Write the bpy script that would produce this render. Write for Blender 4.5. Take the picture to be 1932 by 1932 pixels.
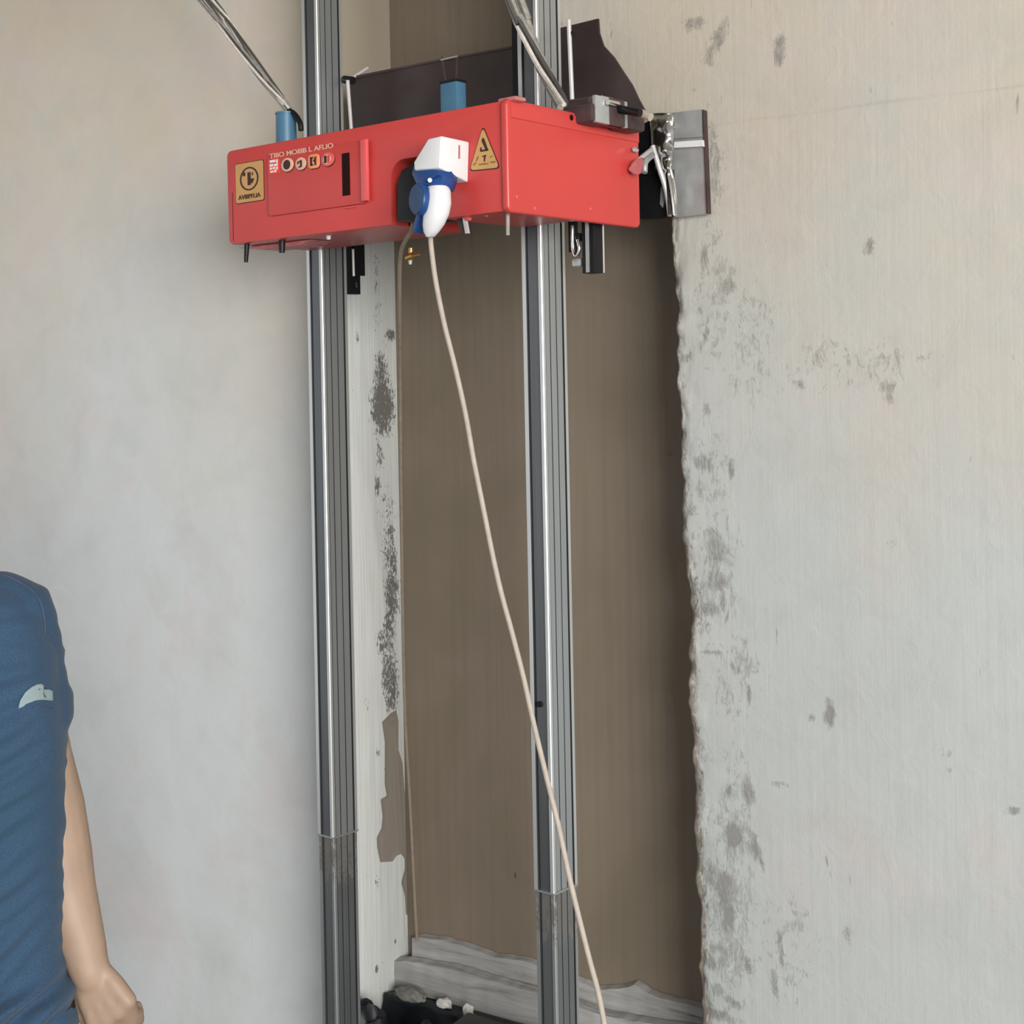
import bpy, bmesh, math, random
import numpy as np
from mathutils import Vector, Matrix, noise as mnoise

random.seed(7)
for o in list(bpy.data.objects):
    bpy.data.objects.remove(o)
S = bpy.context.scene
COL = S.collection
V3 = lambda a: np.array(a, float)

# ------------------------------------------------------------------ camera
F = 2829.0                       # focal length in pixels of the 1932 frame
PX, PY = 966.0, 740.0            # principal point (horizon height)
ROLL = 0.020
EYE = 1.72
yaw = math.radians(35.0)
R_ = V3([math.cos(yaw), math.sin(yaw), 0]); D_ = V3([-math.sin(yaw), math.cos(yaw), 0]); Z_ = V3([0, 0, 1])
CR = R_ * math.cos(ROLL) - Z_ * math.sin(ROLL)
CU = R_ * math.sin(ROLL) + Z_ * math.cos(ROLL)
CAM = V3([0, 0, 0]) - 0.347 * R_ - 3.08 * D_ + EYE * Z_
cd = bpy.data.cameras.new('camera'); cam = bpy.data.objects.new('camera', cd); COL.objects.link(cam)
cd.sensor_width = 36; cd.lens = F / 1932 * 36; cd.shift_y = -(966 - PY) / 1932
cd.clip_start = 0.05; cd.clip_end = 60
cam.matrix_world = Matrix(((CR[0], CU[0], -D_[0], CAM[0]), (CR[1], CU[1], -D_[1], CAM[1]), (CR[2], CU[2], -D_[2], CAM[2]), (0, 0, 0, 1)))
S.camera = cam

# ------------------------------------------------------------------ light
S.view_settings.view_transform = 'Standard'
try: S.view_settings.look = 'None'
except Exception: pass
S.view_settings.gamma = 1; S.view_settings.use_curve_mapping = False
S.view_settings.exposure = 0.66
wd = bpy.data.worlds.new('world'); S.world = wd; wd.use_nodes = True
wd.node_tree.nodes['Background'].inputs[0].default_value = (0.93, 0.97, 1.0, 1)
wd.node_tree.nodes['Background'].inputs[1].default_value = 0.50

def area_light(name, loc, target, sx, sy, power, col):
    l = bpy.data.lights.new(name, 'AREA'); l.shape = 'RECTANGLE'; l.size = sx; l.size_y = sy
    l.energy = power; l.color = col
    o = bpy.data.objects.new(name, l); COL.objects.link(o); o.location = loc
    o.rotation_euler = (Vector(target) - Vector(loc)).to_track_quat('-Z', 'Y').to_euler()
    return o
area_light('window_light', (5.7, -5.0, 2.2), (-0.5, 0, 1.4), 3.6, 2.4, 470, (1.0, 0.985, 0.96))

# ------------------------------------------------------------------ pixel -> place
def ray(px, py): return D_ + CR * (px - PX) / F - CU * (py - PY) / F
def hit(px, py, p0, n):
    d = ray(px, py); t = np.dot(V3(p0) - CAM, n) / np.dot(d, n); return CAM + d * t
def W(px, py, y=0.0): return hit(px, py, (0, y, 0), V3([0, 1, 0]))           # a plane parallel to the walls
def at(px, py, depth): return CAM + ray(px, py) * depth
MA = math.radians(-5.0)
MUv = V3([math.cos(MA), math.sin(MA), 0]); MVv = V3([-math.sin(MA), math.cos(MA), 0])
P0 = at(957, 398, 2.64)                                                        # machine: bottom of its nearest corner
def loc(p): r = V3(p) - P0; return V3([r @ MUv, r @ MVv, r[2]])
def M(px, py, v=0.0): return loc(hit(px, py, P0 + MVv * v, MVv))
def MU(px, py, u=0.0): return loc(hit(px, py, P0 + MUv * u, MUv))
def m2w(p): return P0 + MUv * p[0] + MVv * p[1] + Z_ * p[2]

# ------------------------------------------------------------------ materials
def new_mat(name):
    m = bpy.data.materials.new(name); m.use_nodes = True
    nt = m.node_tree; return m, nt, nt.nodes['Principled BSDF']
def nd(nt, t, **kw):
    n = nt.nodes.new(t)
    for k, v in kw.items():
        if k.startswith('i_'):
            key = k[2:]; key = int(key) if key.isdigit() else key.replace('_', ' ')
            n.inputs[key].default_value = v
        else: setattr(n, k, v)
    return n
def lk(nt, a, b): nt.links.new(a, b)
def ramp(nt, fac, stops, interp='LINEAR'):
    r = nt.nodes.new('ShaderNodeValToRGB'); r.color_ramp.interpolation = interp
    el = r.color_ramp.elements
    while len(el) > 1: el.remove(el[-1])
    for i, (p, c) in enumerate(stops):
        e = el[0] if i == 0 else el.new(p)
        e.position = p; e.color = (c, c, c, 1) if isinstance(c, (int, float)) else (*c, 1)
    lk(nt, fac, r.inputs[0]); return r
def mixc(nt, fac, a, b, mode='MIX'):
    n = nt.nodes.new('ShaderNodeMix'); n.data_type = 'RGBA'; n.blend_type = mode
    for s, v in ((0, fac), (6, a), (7, b)):
        if hasattr(v, 'links'): lk(nt, v, n.inputs[s])
        else: n.inputs[s].default_value = v if s == 0 else ((*v, 1) if len(v) == 3 else v)
    return n.outputs[2]
def math_(nt, op, a, b=0.0, c=None):
    n = nt.nodes.new('ShaderNodeMath'); n.operation = op
    for i, v in enumerate((a, b) if c is None else (a, b, c)):
        if hasattr(v, 'links'): lk(nt, v, n.inputs[i])
        else: n.inputs[i].default_value = v
    return n.outputs[0]
def coords(nt, scale=(1, 1, 1), typ='Object'):
    tc = nt.nodes.new('ShaderNodeTexCoord'); mp = nt.nodes.new('ShaderNodeMapping')
    mp.inputs['Scale'].default_value = scale; lk(nt, tc.outputs[typ], mp.inputs[0]); return mp.outputs[0]
def noise_(nt, vec, scale, detail=4, rough=0.55, dist=0.0):
    n = nt.nodes.new('ShaderNodeTexNoise'); n.inputs['Scale'].default_value = scale
    n.inputs['Detail'].default_value = detail; n.inputs['Roughness'].default_value = rough
    n.inputs['Distortion'].default_value = dist; lk(nt, vec, n.inputs['Vector']); return n.outputs[0]
def bump(nt, bs, h, strength=0.3, dist=0.004):
    b = nt.nodes.new('ShaderNodeBump'); b.inputs['Strength'].default_value = strength
    b.inputs['Distance'].default_value = dist; lk(nt, h, b.inputs['Height']); lk(nt, b.outputs[0], bs.inputs['Normal'])
def attr(nt, name):
    a = nt.nodes.new('ShaderNodeAttribute'); a.attribute_name = name; return a.outputs['Fac']

def simple(name, col, rough=0.5, metal=0.0, var=0.12, scale=40.0, bmp=0.0, spec=0.5):
    m, nt, bs = new_mat(name); c = coords(nt)
    n = noise_(nt, c, scale, 3)
    lo = tuple(x * (1 - var) for x in col); hi = tuple(min(1, x * (1 + var)) for x in col)
    r = ramp(nt, n, [(0.3, lo), (0.7, hi)])
    lk(nt, r.outputs[0], bs.inputs['Base Color'])
    bs.inputs['Roughness'].default_value = rough; bs.inputs['Metallic'].default_value = metal
    bs.inputs['Specular IOR Level'].default_value = spec
    if bmp: bump(nt, bs, n, bmp, 0.002)
    return m

def plaster(name, warm, cool, stained=True, soft=False):
    m, nt, bs = new_mat(name); c = coords(nt)
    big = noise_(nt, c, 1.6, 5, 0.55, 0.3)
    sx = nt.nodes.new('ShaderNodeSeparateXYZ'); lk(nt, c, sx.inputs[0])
    hz = math_(nt, 'MULTIPLY_ADD', sx.outputs[2], 0.42, -0.52)       # warm light from above painted in: yellower with height
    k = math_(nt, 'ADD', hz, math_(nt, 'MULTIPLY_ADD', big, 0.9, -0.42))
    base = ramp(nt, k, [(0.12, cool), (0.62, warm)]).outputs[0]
    # cloudy trowel patches, pinkish and greenish
    pk = noise_(nt, c, 3.3, 4, 0.6, 0.6)
    base = mixc(nt, ramp(nt, pk, [(0.52, 0.0), (0.72, 0.45)]).outputs[0], base, (0.56, 0.47, 0.47) if soft else (0.46, 0.385, 0.38))
    c2 = nt.nodes.new('ShaderNodeVectorMath'); c2.operation = 'ADD'; c2.inputs[1].default_value = (7, 3, 1); lk(nt, c, c2.inputs[0])
    gr = noise_(nt, c2.outputs[0], 4.1, 4, 0.6, 0.5)
    base = mixc(nt, ramp(nt, gr, [(0.5, 0.0), (0.75, 0.5)]).outputs[0], base, (0.45, 0.48, 0.45) if soft else (0.36, 0.385, 0.36))
    cl = noise_(nt, c, 8.0, 4, 0.6, 0.8)
    base = mixc(nt, ramp(nt, cl, [(0.45, 0.0), (0.8, 0.14 if soft else 0.24)]).outputs[0], base, (0.30, 0.29, 0.27))
    h = noise_(nt, c, 14.0, 5, 0.6, 0.6)
    if not soft:
        cs = coords(nt, (60, 60, 2.2)); st = noise_(nt, cs, 1.0, 5, 0.65)
        base = mixc(nt, ramp(nt, st, [(0.52, 0.0), (0.8, 0.22)]).outputs[0], base, (0.33, 0.31, 0.28))
        cs2 = coords(nt, (28, 28, 7.0)); sc = noise_(nt, cs2, 1.0, 3, 0.6, 0.4)
        base = mixc(nt, ramp(nt, sc, [(0.70, 0.0), (0.745, 0.75)]).outputs[0], base, (0.16, 0.14, 0.12))
        h = math_(nt, 'ADD', math_(nt, 'MULTIPLY', h, 0.7), math_(nt, 'MULTIPLY', st, 0.25))
    if stained:
        fine = noise_(nt, coords(nt, (1, 1, 0.35)), 75.0, 6, 0.75, 1.6)
        mid = noise_(nt, c, 22.0, 4, 0.6, 1.0)
        a = attr(nt, 'stain')
        v = math_(nt, 'ADD', a, math_(nt, 'ADD', math_(nt, 'MULTIPLY_ADD', fine, 1.7, -0.85), math_(nt, 'MULTIPLY_ADD', mid, 1.2, -0.6)))
        base = mixc(nt, ramp(nt, v, [(0.42, 0.0), (1.15, 0.8)]).outputs[0], base, (0.19, 0.18, 0.165))
        e = attr(nt, 'edge')
        ve = math_(nt, 'ADD', e, math_(nt, 'MULTIPLY_ADD', fine, 2.2, -1.1))
        base = mixc(nt, ramp(nt, ve, [(0.45, 0.0), (0.8, 0.9)]).outputs[0], base, (0.17, 0.135, 0.10))
        h = math_(nt, 'SUBTRACT', h, math_(nt, 'MULTIPLY', ramp(nt, v, [(0.42, 0.0), (1.0, 1.0)]).outputs[0], 0.5))
    lk(nt, base, bs.inputs['Base Color']); bs.inputs['Roughness'].default_value = 0.85
    bs.inputs['Specular IOR Level'].default_value = 0.25
    bump(nt, bs, h, 0.25 if soft else 0.55, 0.006)
    return m

MT = {}
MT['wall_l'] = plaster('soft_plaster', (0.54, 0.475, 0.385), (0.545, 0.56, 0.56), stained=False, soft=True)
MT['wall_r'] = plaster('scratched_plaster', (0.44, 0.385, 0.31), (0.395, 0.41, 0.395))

def jamb_mat():
    m, nt, bs = new_mat('peeling_white_paint'); c = coords(nt)
    cs = coords(nt, (240, 240, 3.0)); st = noise_(nt, cs, 1.0, 4, 0.65)
    base = mixc(nt, ramp(nt, st, [(0.42, 0.0), (0.72, 0.55)]).outputs[0], (0.60, 0.62, 0.60), (0.35, 0.35, 0.33))
    big = noise_(nt, c, 5.0, 3)
    base = mixc(nt, ramp(nt, big, [(0.4, 0.0), (0.75, 0.3)]).outputs[0], base, (0.47, 0.44, 0.40))
    fine = noise_(nt, coords(nt, (1, 1, 0.45)), 190.0, 4, 0.7, 0.6)
    mid = noise_(nt, c, 30.0, 4, 0.6, 0.8)
    a = attr(nt, 'speck')
    v = math_(nt, 'ADD', a, math_(nt, 'ADD', math_(nt, 'MULTIPLY_ADD', fine, 2.2, -1.1), math_(nt, 'MULTIPLY_ADD', mid, 0.8, -0.4)))
    base = mixc(nt, ramp(nt, v, [(0.45, 0.0), (0.60, 0.92)]).outputs[0], base, mixc(nt, fine, (0.05, 0.045, 0.04), (0.16, 0.145, 0.125)))
    p = attr(nt, 'peel')
    pv = math_(nt, 'ADD', p, math_(nt, 'MULTIPLY_ADD', mid, 0.12, -0.06))
    pm = ramp(nt, pv, [(0.49, 0.0), (0.52, 1.0)]).outputs[0]
    bare = mixc(nt, ramp(nt, st, [(0.4, 0.0), (0.7, 0.35)]).outputs[0], (0.235, 0.20, 0.165), (0.17, 0.15, 0.125))
    base = mixc(nt, pm, base, bare)
    sx = nt.nodes.new('ShaderNodeSeparateXYZ'); lk(nt, c, sx.inputs[0])
    up = ramp(nt, math_(nt, 'MULTIPLY_ADD', math_(nt, 'ADD', sx.outputs[2], math_(nt, 'MULTIPLY_ADD', mid, .2, -.1)), 1.0, -1.5), [(0.62, 0.0), (0.68, 1.0)]).outputs[0]
    base = mixc(nt, up, base, (0.36, 0.31, 0.235))
    lk(nt, base, bs.inputs['Base Color']); bs.inputs['Roughness'].default_value = 0.8
    h = math_(nt, 'SUBTRACT', math_(nt, 'MULTIPLY', st, 0.2), math_(nt, 'ADD', pm, math_(nt, 'MULTIPLY', ramp(nt, v, [(0.47, 0.0), (0.56, 1.0)]).outputs[0], 0.7)))
    bump(nt, bs, h, 0.6, 0.003)
    return m
MT['jamb'] = jamb_mat()

def board_mat():
    m, nt, bs = new_mat('brown_board'); c = coords(nt)
    cs = coords(nt, (55, 55, 1.2)); st = noise_(nt, cs, 1.0, 4, 0.6)
    big = noise_(nt, c, 2.2, 4, 0.55, 0.5)
    base = ramp(nt, big, [(0.3, (0.160, 0.130, 0.092)), (0.55, (0.192, 0.153, 0.114)), (0.75, (0.182, 0.158, 0.108))]).outputs[0]
    base = mixc(nt, ramp(nt, st, [(0.45, 0.0), (0.75, 0.35)]).outputs[0], base, (0.12, 0.10, 0.075))
    sp = noise_(nt, coords(nt, (30, 30, 12)), 1.0, 2, 0.5)
    base = mixc(nt, ramp(nt, sp, [(0.765, 0.0), (0.79, 0.7)]).outputs[0], base, (0.07, 0.055, 0.04))
    lk(nt, base, bs.inputs['Base Color']); bs.inputs['Roughness'].default_value = 0.75
    bs.inputs['Specular IOR Level'].default_value = 0.25
    bump(nt, bs, st, 0.12, 0.002); return m
MT['board'] = board_mat()

def alu_mat(name, col, dirt=False):
    m, nt, bs = new_mat(name)
    cs = coords(nt, (500, 500, 3)); st = noise_(nt, cs, 1.0, 3, 0.6)
    base = ramp(nt, st, [(0.3, tuple(x * 0.86 for x in col)), (0.7, tuple(min(1, x * 1.1) for x in col))]).outputs[0]
    bs.inputs['Metallic'].default_value = 0.75; bs.inputs['Roughness'].default_value = 0.36
    if dirt:
        c = coords(nt); n = noise_(nt, coords(nt, (1, 1, 0.5)), 120, 5, 0.7, 0.5)
        sx = nt.nodes.new('ShaderNodeSeparateXYZ'); lk(nt, c, sx.inputs[0])
        g = ramp(nt, sx.outputs[2], [(0.55, 0.0), (0.66, 0.9), (0.745, 1.0), (0.752, 0.3), (0.80, 0.0)]).outputs[0]
        k = ramp(nt, math_(nt, 'MULTIPLY', g, n), [(0.36, 0.0), (0.5, 1.0)]).outputs[0]
        base = mixc(nt, k, base, (0.12, 0.11, 0.10))
        lk(nt, math_(nt, 'MULTIPLY_ADD', k, -0.7, 0.75), bs.inputs['Metallic'])
    lk(nt, base, bs.inputs['Base Color']); return m
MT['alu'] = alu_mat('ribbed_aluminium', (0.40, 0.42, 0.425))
MT['alu_face'] = alu_mat('shaded_aluminium_face', (0.145, 0.15, 0.155))  # rail fronts: same metal, darkened so their shade is in the colour
MT['alu_lip'] = alu_mat('highlit_aluminium_lip', (0.62, 0.63, 0.62))  # corner highlight of the rails painted as a lighter lip
MT['alu_slot'] = alu_mat('shaded_aluminium_slot', (0.12, 0.125, 0.13))  # shade inside the grooves put into a darker colour
MT['alu_low'] = alu_mat('dull_aluminium', (0.20, 0.215, 0.22), True)
MT['alu_low_lip'] = alu_mat('highlit_dull_aluminium_lip', (0.38, 0.40, 0.40), True)  # corner highlight painted on the lower section too, under real dirt
MT['chrome'] = simple('chrome', (0.78, 0.77, 0.75), 0.14, 1.0, 0.06, 60)
MT['zinc'] = simple('zinc_plate', (0.42, 0.43, 0.42), 0.38, 0.55, 0.15, 25)
MT['red'] = simple('red_enamel', (0.46, 0.042, 0.037), 0.38, 0.0, 0.05, 6)
MT['red_side'] = MT['red']
MT['red_trim'] = simple('light_red_trim', (0.60, 0.085, 0.085), 0.3, 0.0, 0.05, 20)
MT['slot'] = simple('dark_slot', (0.014, 0.001, 0.001), 0.7, 0, 0.1, 30, 0, 0.15)
MT['yellow'] = simple('amber_sticker', (0.46, 0.255, 0.085), 0.5, 0, 0.06, 30)
MT['ink'] = simple('maroon_ink', (0.030, 0.006, 0.006), 0.5)
MT['cream'] = simple('cream_print', (0.60, 0.36, 0.25), 0.5, 0, 0.06)
MT['white'] = simple('white_plastic', (0.62, 0.615, 0.62), 0.35, 0, 0.03, 20)
MT['orange'] = simple('orange_print', (0.72, 0.24, 0.10), 0.5)
MT['brown_print'] = simple('faded_brown_print', (0.20, 0.085, 0.03), 0.6)
MT['brightred'] = simple('scarlet_print', (0.72, 0.035, 0.015), 0.45)
MT['blue'] = simple('blue_plastic', (0.008, 0.045, 0.17), 0.35, 0, 0.1, 30)
MT['blue_dull'] = simple('slate_blue_plastic', (0.022, 0.05, 0.11), 0.5, 0, 0.1, 30)
MT['teal'] = simple('steel_blue_paint', (0.045, 0.13, 0.21), 0.4, 0, 0.1, 30)
MT['black'] = simple('black_plastic', (0.004, 0.004, 0.005), 0.45, 0, 0.3, 30, 0, 0.3)
MT['brown_metal'] = simple('dark_brown_steel', (0.042, 0.028, 0.027), 0.42, 0.35, 0.35, 5)
MT['umber'] = simple('maroon_cast_metal', (0.06, 0.036, 0.036), 0.45, 0.3, 0.25, 25)
MT['rod'] = simple('pale_rod', (0.48, 0.46, 0.45), 0.35, 0.2, 0.06)
MT['wire'] = simple('grey_wire', (0.22, 0.205, 0.18), 0.6, 0, 0.2, 90)
MT['wire_pale'] = simple('pale_wire', (0.50, 0.46, 0.41), 0.6, 0, 0.15, 90)
MT['wire_dark'] = simple('dark_wire', (0.055, 0.05, 0.045), 0.6)
MT['cord'] = simple('beige_cord', (0.36, 0.31, 0.26), 0.6, 0, 0.08, 60)
MT['cord_dark'] = simple('tan_cord', (0.22, 0.175, 0.13), 0.65, 0, 0.12, 60)
MT['brass'] = simple('brass', (0.50, 0.30, 0.10), 0.35, 0.9)
MT['pink'] = simple('worn_pink_lever', (0.42, 0.13, 0.13), 0.45, 0, 0.2, 60)
MT['concrete'] = simple('grey_concrete', (0.13, 0.125, 0.12), 0.9, 0, 0.2, 9, 0.4)
MT['ceil'] = simple('ceiling_paint', (0.55, 0.50, 0.43), 0.9, 0, 0.05, 4)
MT['bag'] = simple('black_film', (0.007, 0.008, 0.011), 0.5, 0, 0.3, 30, 0, 0.35)
MT['darkwood'] = simple('wet_dark_board', (0.045, 0.045, 0.047), 0.6, 0, 0.4, 14, 0.3)
MT['chip'] = simple('plaster_chip', (0.55, 0.53, 0.49), 0.9, 0, 0.1, 30, 0.3)
MT['rubble'] = simple('grey_rubble', (0.14, 0.14, 0.125), 0.9, 0, 0.25, 30, 0.4)
MT['skin'] = simple('skin', (0.285, 0.195, 0.138), 0.55, 0, 0.07, 12)
MT['hair'] = simple('black_hair', (0.012, 0.010, 0.009), 0.5)
MT['eye'] = simple('eye_white', (0.7, 0.68, 0.65), 0.3)
MT['denim'] = simple('blue_denim', (0.04, 0.06, 0.10), 0.85, 0, 0.4, 160, 0.3)
MT['belt'] = simple('black_leather', (0.010, 0.010, 0.012), 0.5)
MT['seam'] = simple('navy_seam', (0.035, 0.055, 0.095), 0.8)
MT['logo'] = simple('pale_print', (0.42, 0.53, 0.54), 0.6, 0, 0.03)

def kerb_mat():
    m, nt, bs = new_mat('whitewashed_kerb'); c = coords(nt, (3, 30, 40)); st = noise_(nt, c, 1.0, 5, 0.65, 0.4)
    base = ramp(nt, st, [(0.30, (0.10, 0.095, 0.085)), (0.43, (0.26, 0.25, 0.235)), (0.7, (0.36, 0.355, 0.345))]).outputs[0]
    lk(nt, base, bs.inputs['Base Color']); bs.inputs['Roughness'].default_value = 0.9
    bump(nt, bs, st, 0.5, 0.004); return m
MT['kerb'] = kerb_mat()
def shirt_mat():
    m, nt, bs = new_mat('heather_navy_jersey')
    n = noise_(nt, coords(nt, (900, 900, 500)), 1.0, 2, 0.6); b = noise_(nt, coords(nt), 5, 3)
    base = ramp(nt, n, [(0.35, (0.020, 0.045, 0.085)), (0.65, (0.038, 0.074, 0.125))]).outputs[0]
    base = mixc(nt, ramp(nt, b, [(0.4, 0.0), (0.7, 0.4)]).outputs[0], base, (0.023, 0.054, 0.082))
    lk(nt, base, bs.inputs['Base Color']); bs.inputs['Roughness'].default_value = 0.9
    bs.inputs['Specular IOR Level'].default_value = 0.15
    bs.inputs['Sheen Weight'].default_value = 0.08
    bump(nt, bs, n, 0.15, 0.001); return m
MT['shirt'] = shirt_mat()

# ------------------------------------------------------------------ mesh helpers
def link(name, me, mat, parent=None, smooth=False):
    o = bpy.data.objects.new(name, me); COL.objects.link(o)
    if mat is not None: me.materials.append(MT[mat] if isinstance(mat, str) else mat)
    if smooth is True:
        for p in me.polygons: p.use_smooth = True
    elif smooth:
        me.shade_smooth() if False else None
        for p in me.polygons: p.use_smooth = True
        try: me.set_sharp_from_angle(angle=math.radians(smooth))
        except Exception: pass
    if parent is not None: o.parent = parent
    return o
def from_bm(name, bm, mat, parent=None, smooth=False):
    bmesh.ops.recalc_face_normals(bm, faces=bm.faces)
    me = bpy.data.meshes.new(name); bm.to_mesh(me); bm.free(); return link(name, me, mat, parent, smooth)
def tag(o, label=None, cat=None, group=None, kind=None):
    if label: o['label'] = label
    if cat: o['category'] = cat
    if group: o['group'] = group
    if kind: o['kind'] = kind
    return o
def empty(name, at_, rz=0.0):
    o = bpy.data.objects.new(name, None); COL.objects.link(o); o.location = at_; o.rotation_euler = (0, 0, rz)
    o.empty_display_size = 0.05; return o
def box(name, a, b, mat, parent=None, bev=0.0, seg=2):
    bm = bmesh.new(); bmesh.ops.create_cube(bm, size=1)
    a, b = V3(a), V3(b); c = (a + b) / 2; s = np.abs(b - a)
    for v in bm.verts: v.co = Vector((c[0] + v.co.x * s[0], c[1] + v.co.y * s[1], c[2] + v.co.z * s[2]))
    if bev: bmesh.ops.bevel(bm, geom=bm.edges[:], offset=min(bev, min(s) * 0.45), segments=seg, affect='EDGES', profile=0.5)
    return from_bm(name, bm, mat, parent, 35 if bev else False)
def prism(name, pts, axis, a0, a1, mat, parent=None, bev=0.0, seg=2, mids=None):
    """pts: outline in the two other axes (u,z), (v,z) or (u,v); extruded from a0 to a1 along axis"""
    bm = bmesh.new()
    def P(p, a):
        if axis == 'v': return (p[0], a, p[1])
        if axis == 'u': return (a, p[0], p[1])
        return (p[0], p[1], a)
    lo = [bm.verts.new(P(p, a0)) for p in pts]; hi = [bm.verts.new(P(p, a1)) for p in pts]
    n = len(pts)
    f1 = bm.faces.new(lo); f2 = bm.faces.new(hi)
    for i in range(n): bm.faces.new((lo[i], lo[(i + 1) % n], hi[(i + 1) % n], hi[i]))
    if mids:
        for i, f in enumerate([f for f in bm.faces if f not in (f1, f2)]): f.material_index = mids[i]
    bmesh.ops.recalc_face_normals(bm, faces=bm.faces)
    if bev:
        bmesh.ops.bevel(bm, geom=list({e for f in (f1, f2) for e in f.edges}), offset=bev, segments=seg, affect='EDGES', profile=0.5, clamp_overlap=True)
    big = [f for f in bm.faces if len(f.verts) > 4]
    if big: bmesh.ops.triangulate(bm, faces=big)
    return from_bm(name, bm, mat, parent, 35 if bev else False)
def rrect(x0, x1, y0, y1, r, n=5):
    out = []
    for cx, cy, a0 in ((x1 - r, y1 - r, 0), (x0 + r, y1 - r, 90), (x0 + r, y0 + r, 180), (x1 - r, y0 + r, 270)):
        for k in range(n + 1):
            a = math.radians(a0 + 90 * k / n); out.append((cx + r * math.cos(a), cy + r * math.sin(a)))
    return out
def ell(cx, cy, rx, ry, n=28): return [(cx + rx * math.cos(2 * math.pi * k / n), cy + ry * math.sin(2 * math.pi * k / n)) for k in range(n)]
def smooth_path(pts, per=8):
    P = [V3(p) for p in pts]; P = [2 * P[0] - P[1]] + P + [2 * P[-1] - P[-2]]
    out = []
    for i in range(1, len(P) - 2):
        for k in range(per):
            t = k / per; a, b, c, d = P[i - 1], P[i], P[i + 1], P[i + 2]
            out.append(0.5 * ((2 * b) + (-a + c) * t + (2 * a - 5 * b + 4 * c - d) * t * t + (-a + 3 * b - 3 * c + d) * t ** 3))
    out.append(P[-2]); return out
def sweep(bm, pts, radii, n=10, flat=None, round_ends=False):
    """tube through pts; radii scalar or list; flat=(axis vector, factor) squashes along an axis"""
    P = [V3(p) for p in pts]
    if np.isscalar(radii): radii = [radii] * len(P)
    radii = list(radii)
    if round_ends:
        t0 = P[0] - P[1]; t0 /= np.linalg.norm(t0); t1 = P[-1] - P[-2]; t1 /= np.linalg.norm(t1)
        pre, post, rp, rq = [], [], [], []
        for a in (80, 60, 35):
            s, c = math.sin(math.radians(a)), math.cos(math.radians(a))
            pre.append(P[0] + t0 * radii[0] * s); rp.append(radii[0] * c)
        for a in (35, 60, 80):
            s, c = math.sin(math.radians(a)), math.cos(math.radians(a))
            post.append(P[-1] + t1 * radii[-1] * s); rq.append(radii[-1] * c)
        P = pre + P + post; radii = rp + radii + rq
    up = None; rings = []
    for i, p in enumerate(P):
        t = P[min(i + 1, len(P) - 1)] - P[max(i - 1, 0)]; t = t / (np.linalg.norm(t) + 1e-12)
        if up is None:
            up = np.cross(t, [0.3, 0.9, 0.2]); up /= np.linalg.norm(up)
        up = up - t * (up @ t); up /= np.linalg.norm(up)
        w = np.cross(t, up); ring = []
        for k in range(n):
            a = 2 * math.pi * k / n; off = (up * math.cos(a) + w * math.sin(a)) * radii[i]
            if flat is not None:
                ax, fc = flat; off = off - ax * (off @ ax) * (1 - fc)
            ring.append(bm.verts.new(p + off))
        rings.append(ring)
    for a, b in zip(rings, rings[1:]):
        for k in range(n): bm.faces.new((a[k], a[(k + 1) % n], b[(k + 1) % n], b[k]))
    bm.faces.new(rings[0]); bm.faces.new(rings[-1])
def tube(name, pts, r, mat, parent=None, n=10, per=8):
    bm = bmesh.new(); sweep(bm, smooth_path(pts, per) if per else pts, r, n); return from_bm(name, bm, mat, parent, 50)
def rod(name, a, b, r, mat, parent=None, n=14, r2=None):
    bm = bmesh.new(); sweep(bm, [a, b], [r, r if r2 is None else r2], n); return from_bm(name, bm, mat, parent, 50)
def text_mesh(name, s, size, mat, parent, origin, width=None, shear=0.0, off=-0.0006, slope=0.0):
    c = bpy.data.curves.new(name, 'FONT'); c.body = s; c.size = size; c.extrude = 0.0004; c.offset = size * 0.012
    t = bpy.data.objects.new(name, c); COL.objects.link(t)
    dg = bpy.context.evaluated_depsgraph_get(); me = bpy.data.meshes.new_from_object(t.evaluated_get(dg))
    bpy.data.objects.remove(t)
    xs = [v.co.x for v in me.vertices]; k = 1.0 if width is None else width / (max(xs) - min(xs)); x0 = min(xs)
    for v in me.vertices:
        x, y, z = v.co; v.co = (origin[0] + (x - x0) * k, off + origin[1] - z, origin[2] + y + slope * (x - x0) * k)
    return link(name, me, mat, parent)

def grid_mesh(name, P, mat, attrs=None, smooth=True, parent=None):
    """P: (rows, cols, 3) array"""
    r, c, _ = P.shape; me = bpy.data.meshes.new(name)
    idx = np.arange(r * c).reshape(r, c)
    q = np.stack([idx[:-1, :-1], idx[:-1, 1:], idx[1:, 1:], idx[1:, :-1]], -1).reshape(-1, 4)
    me.from_pydata(P.reshape(-1, 3).tolist(), [], q.tolist())
    for k, a in (attrs or {}).items():
        at_ = me.attributes.new(k, 'FLOAT', 'POINT'); at_.data.foreach_set('value', a.reshape(-1).astype(np.float32))
    return link(name, me, mat, parent, smooth)
def vnoise(x, y, s, seed=0.0):
    return np.array([mnoise.noise(Vector((a * s + seed, b * s - seed, seed * 1.7))) for a, b in zip(np.ravel(x), np.ravel(y))]).reshape(np.shape(x))
def blobs(X, Y, lst):
    """soft elliptical marks (cx, cy, rx, ry, angle, strength) -> max field"""
    f = np.zeros_like(X)
    for cx, cy, rx, ry, an, st in lst:
        c, s = math.cos(an), math.sin(an); dx, dy = X - cx, Y - cy
        d = np.sqrt(((dx * c + dy * s) / rx) ** 2 + ((-dx * s + dy * c) / ry) ** 2)
        f = np.maximum(f, st * np.clip(1.5 - d, 0, 1))
    return f
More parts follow.
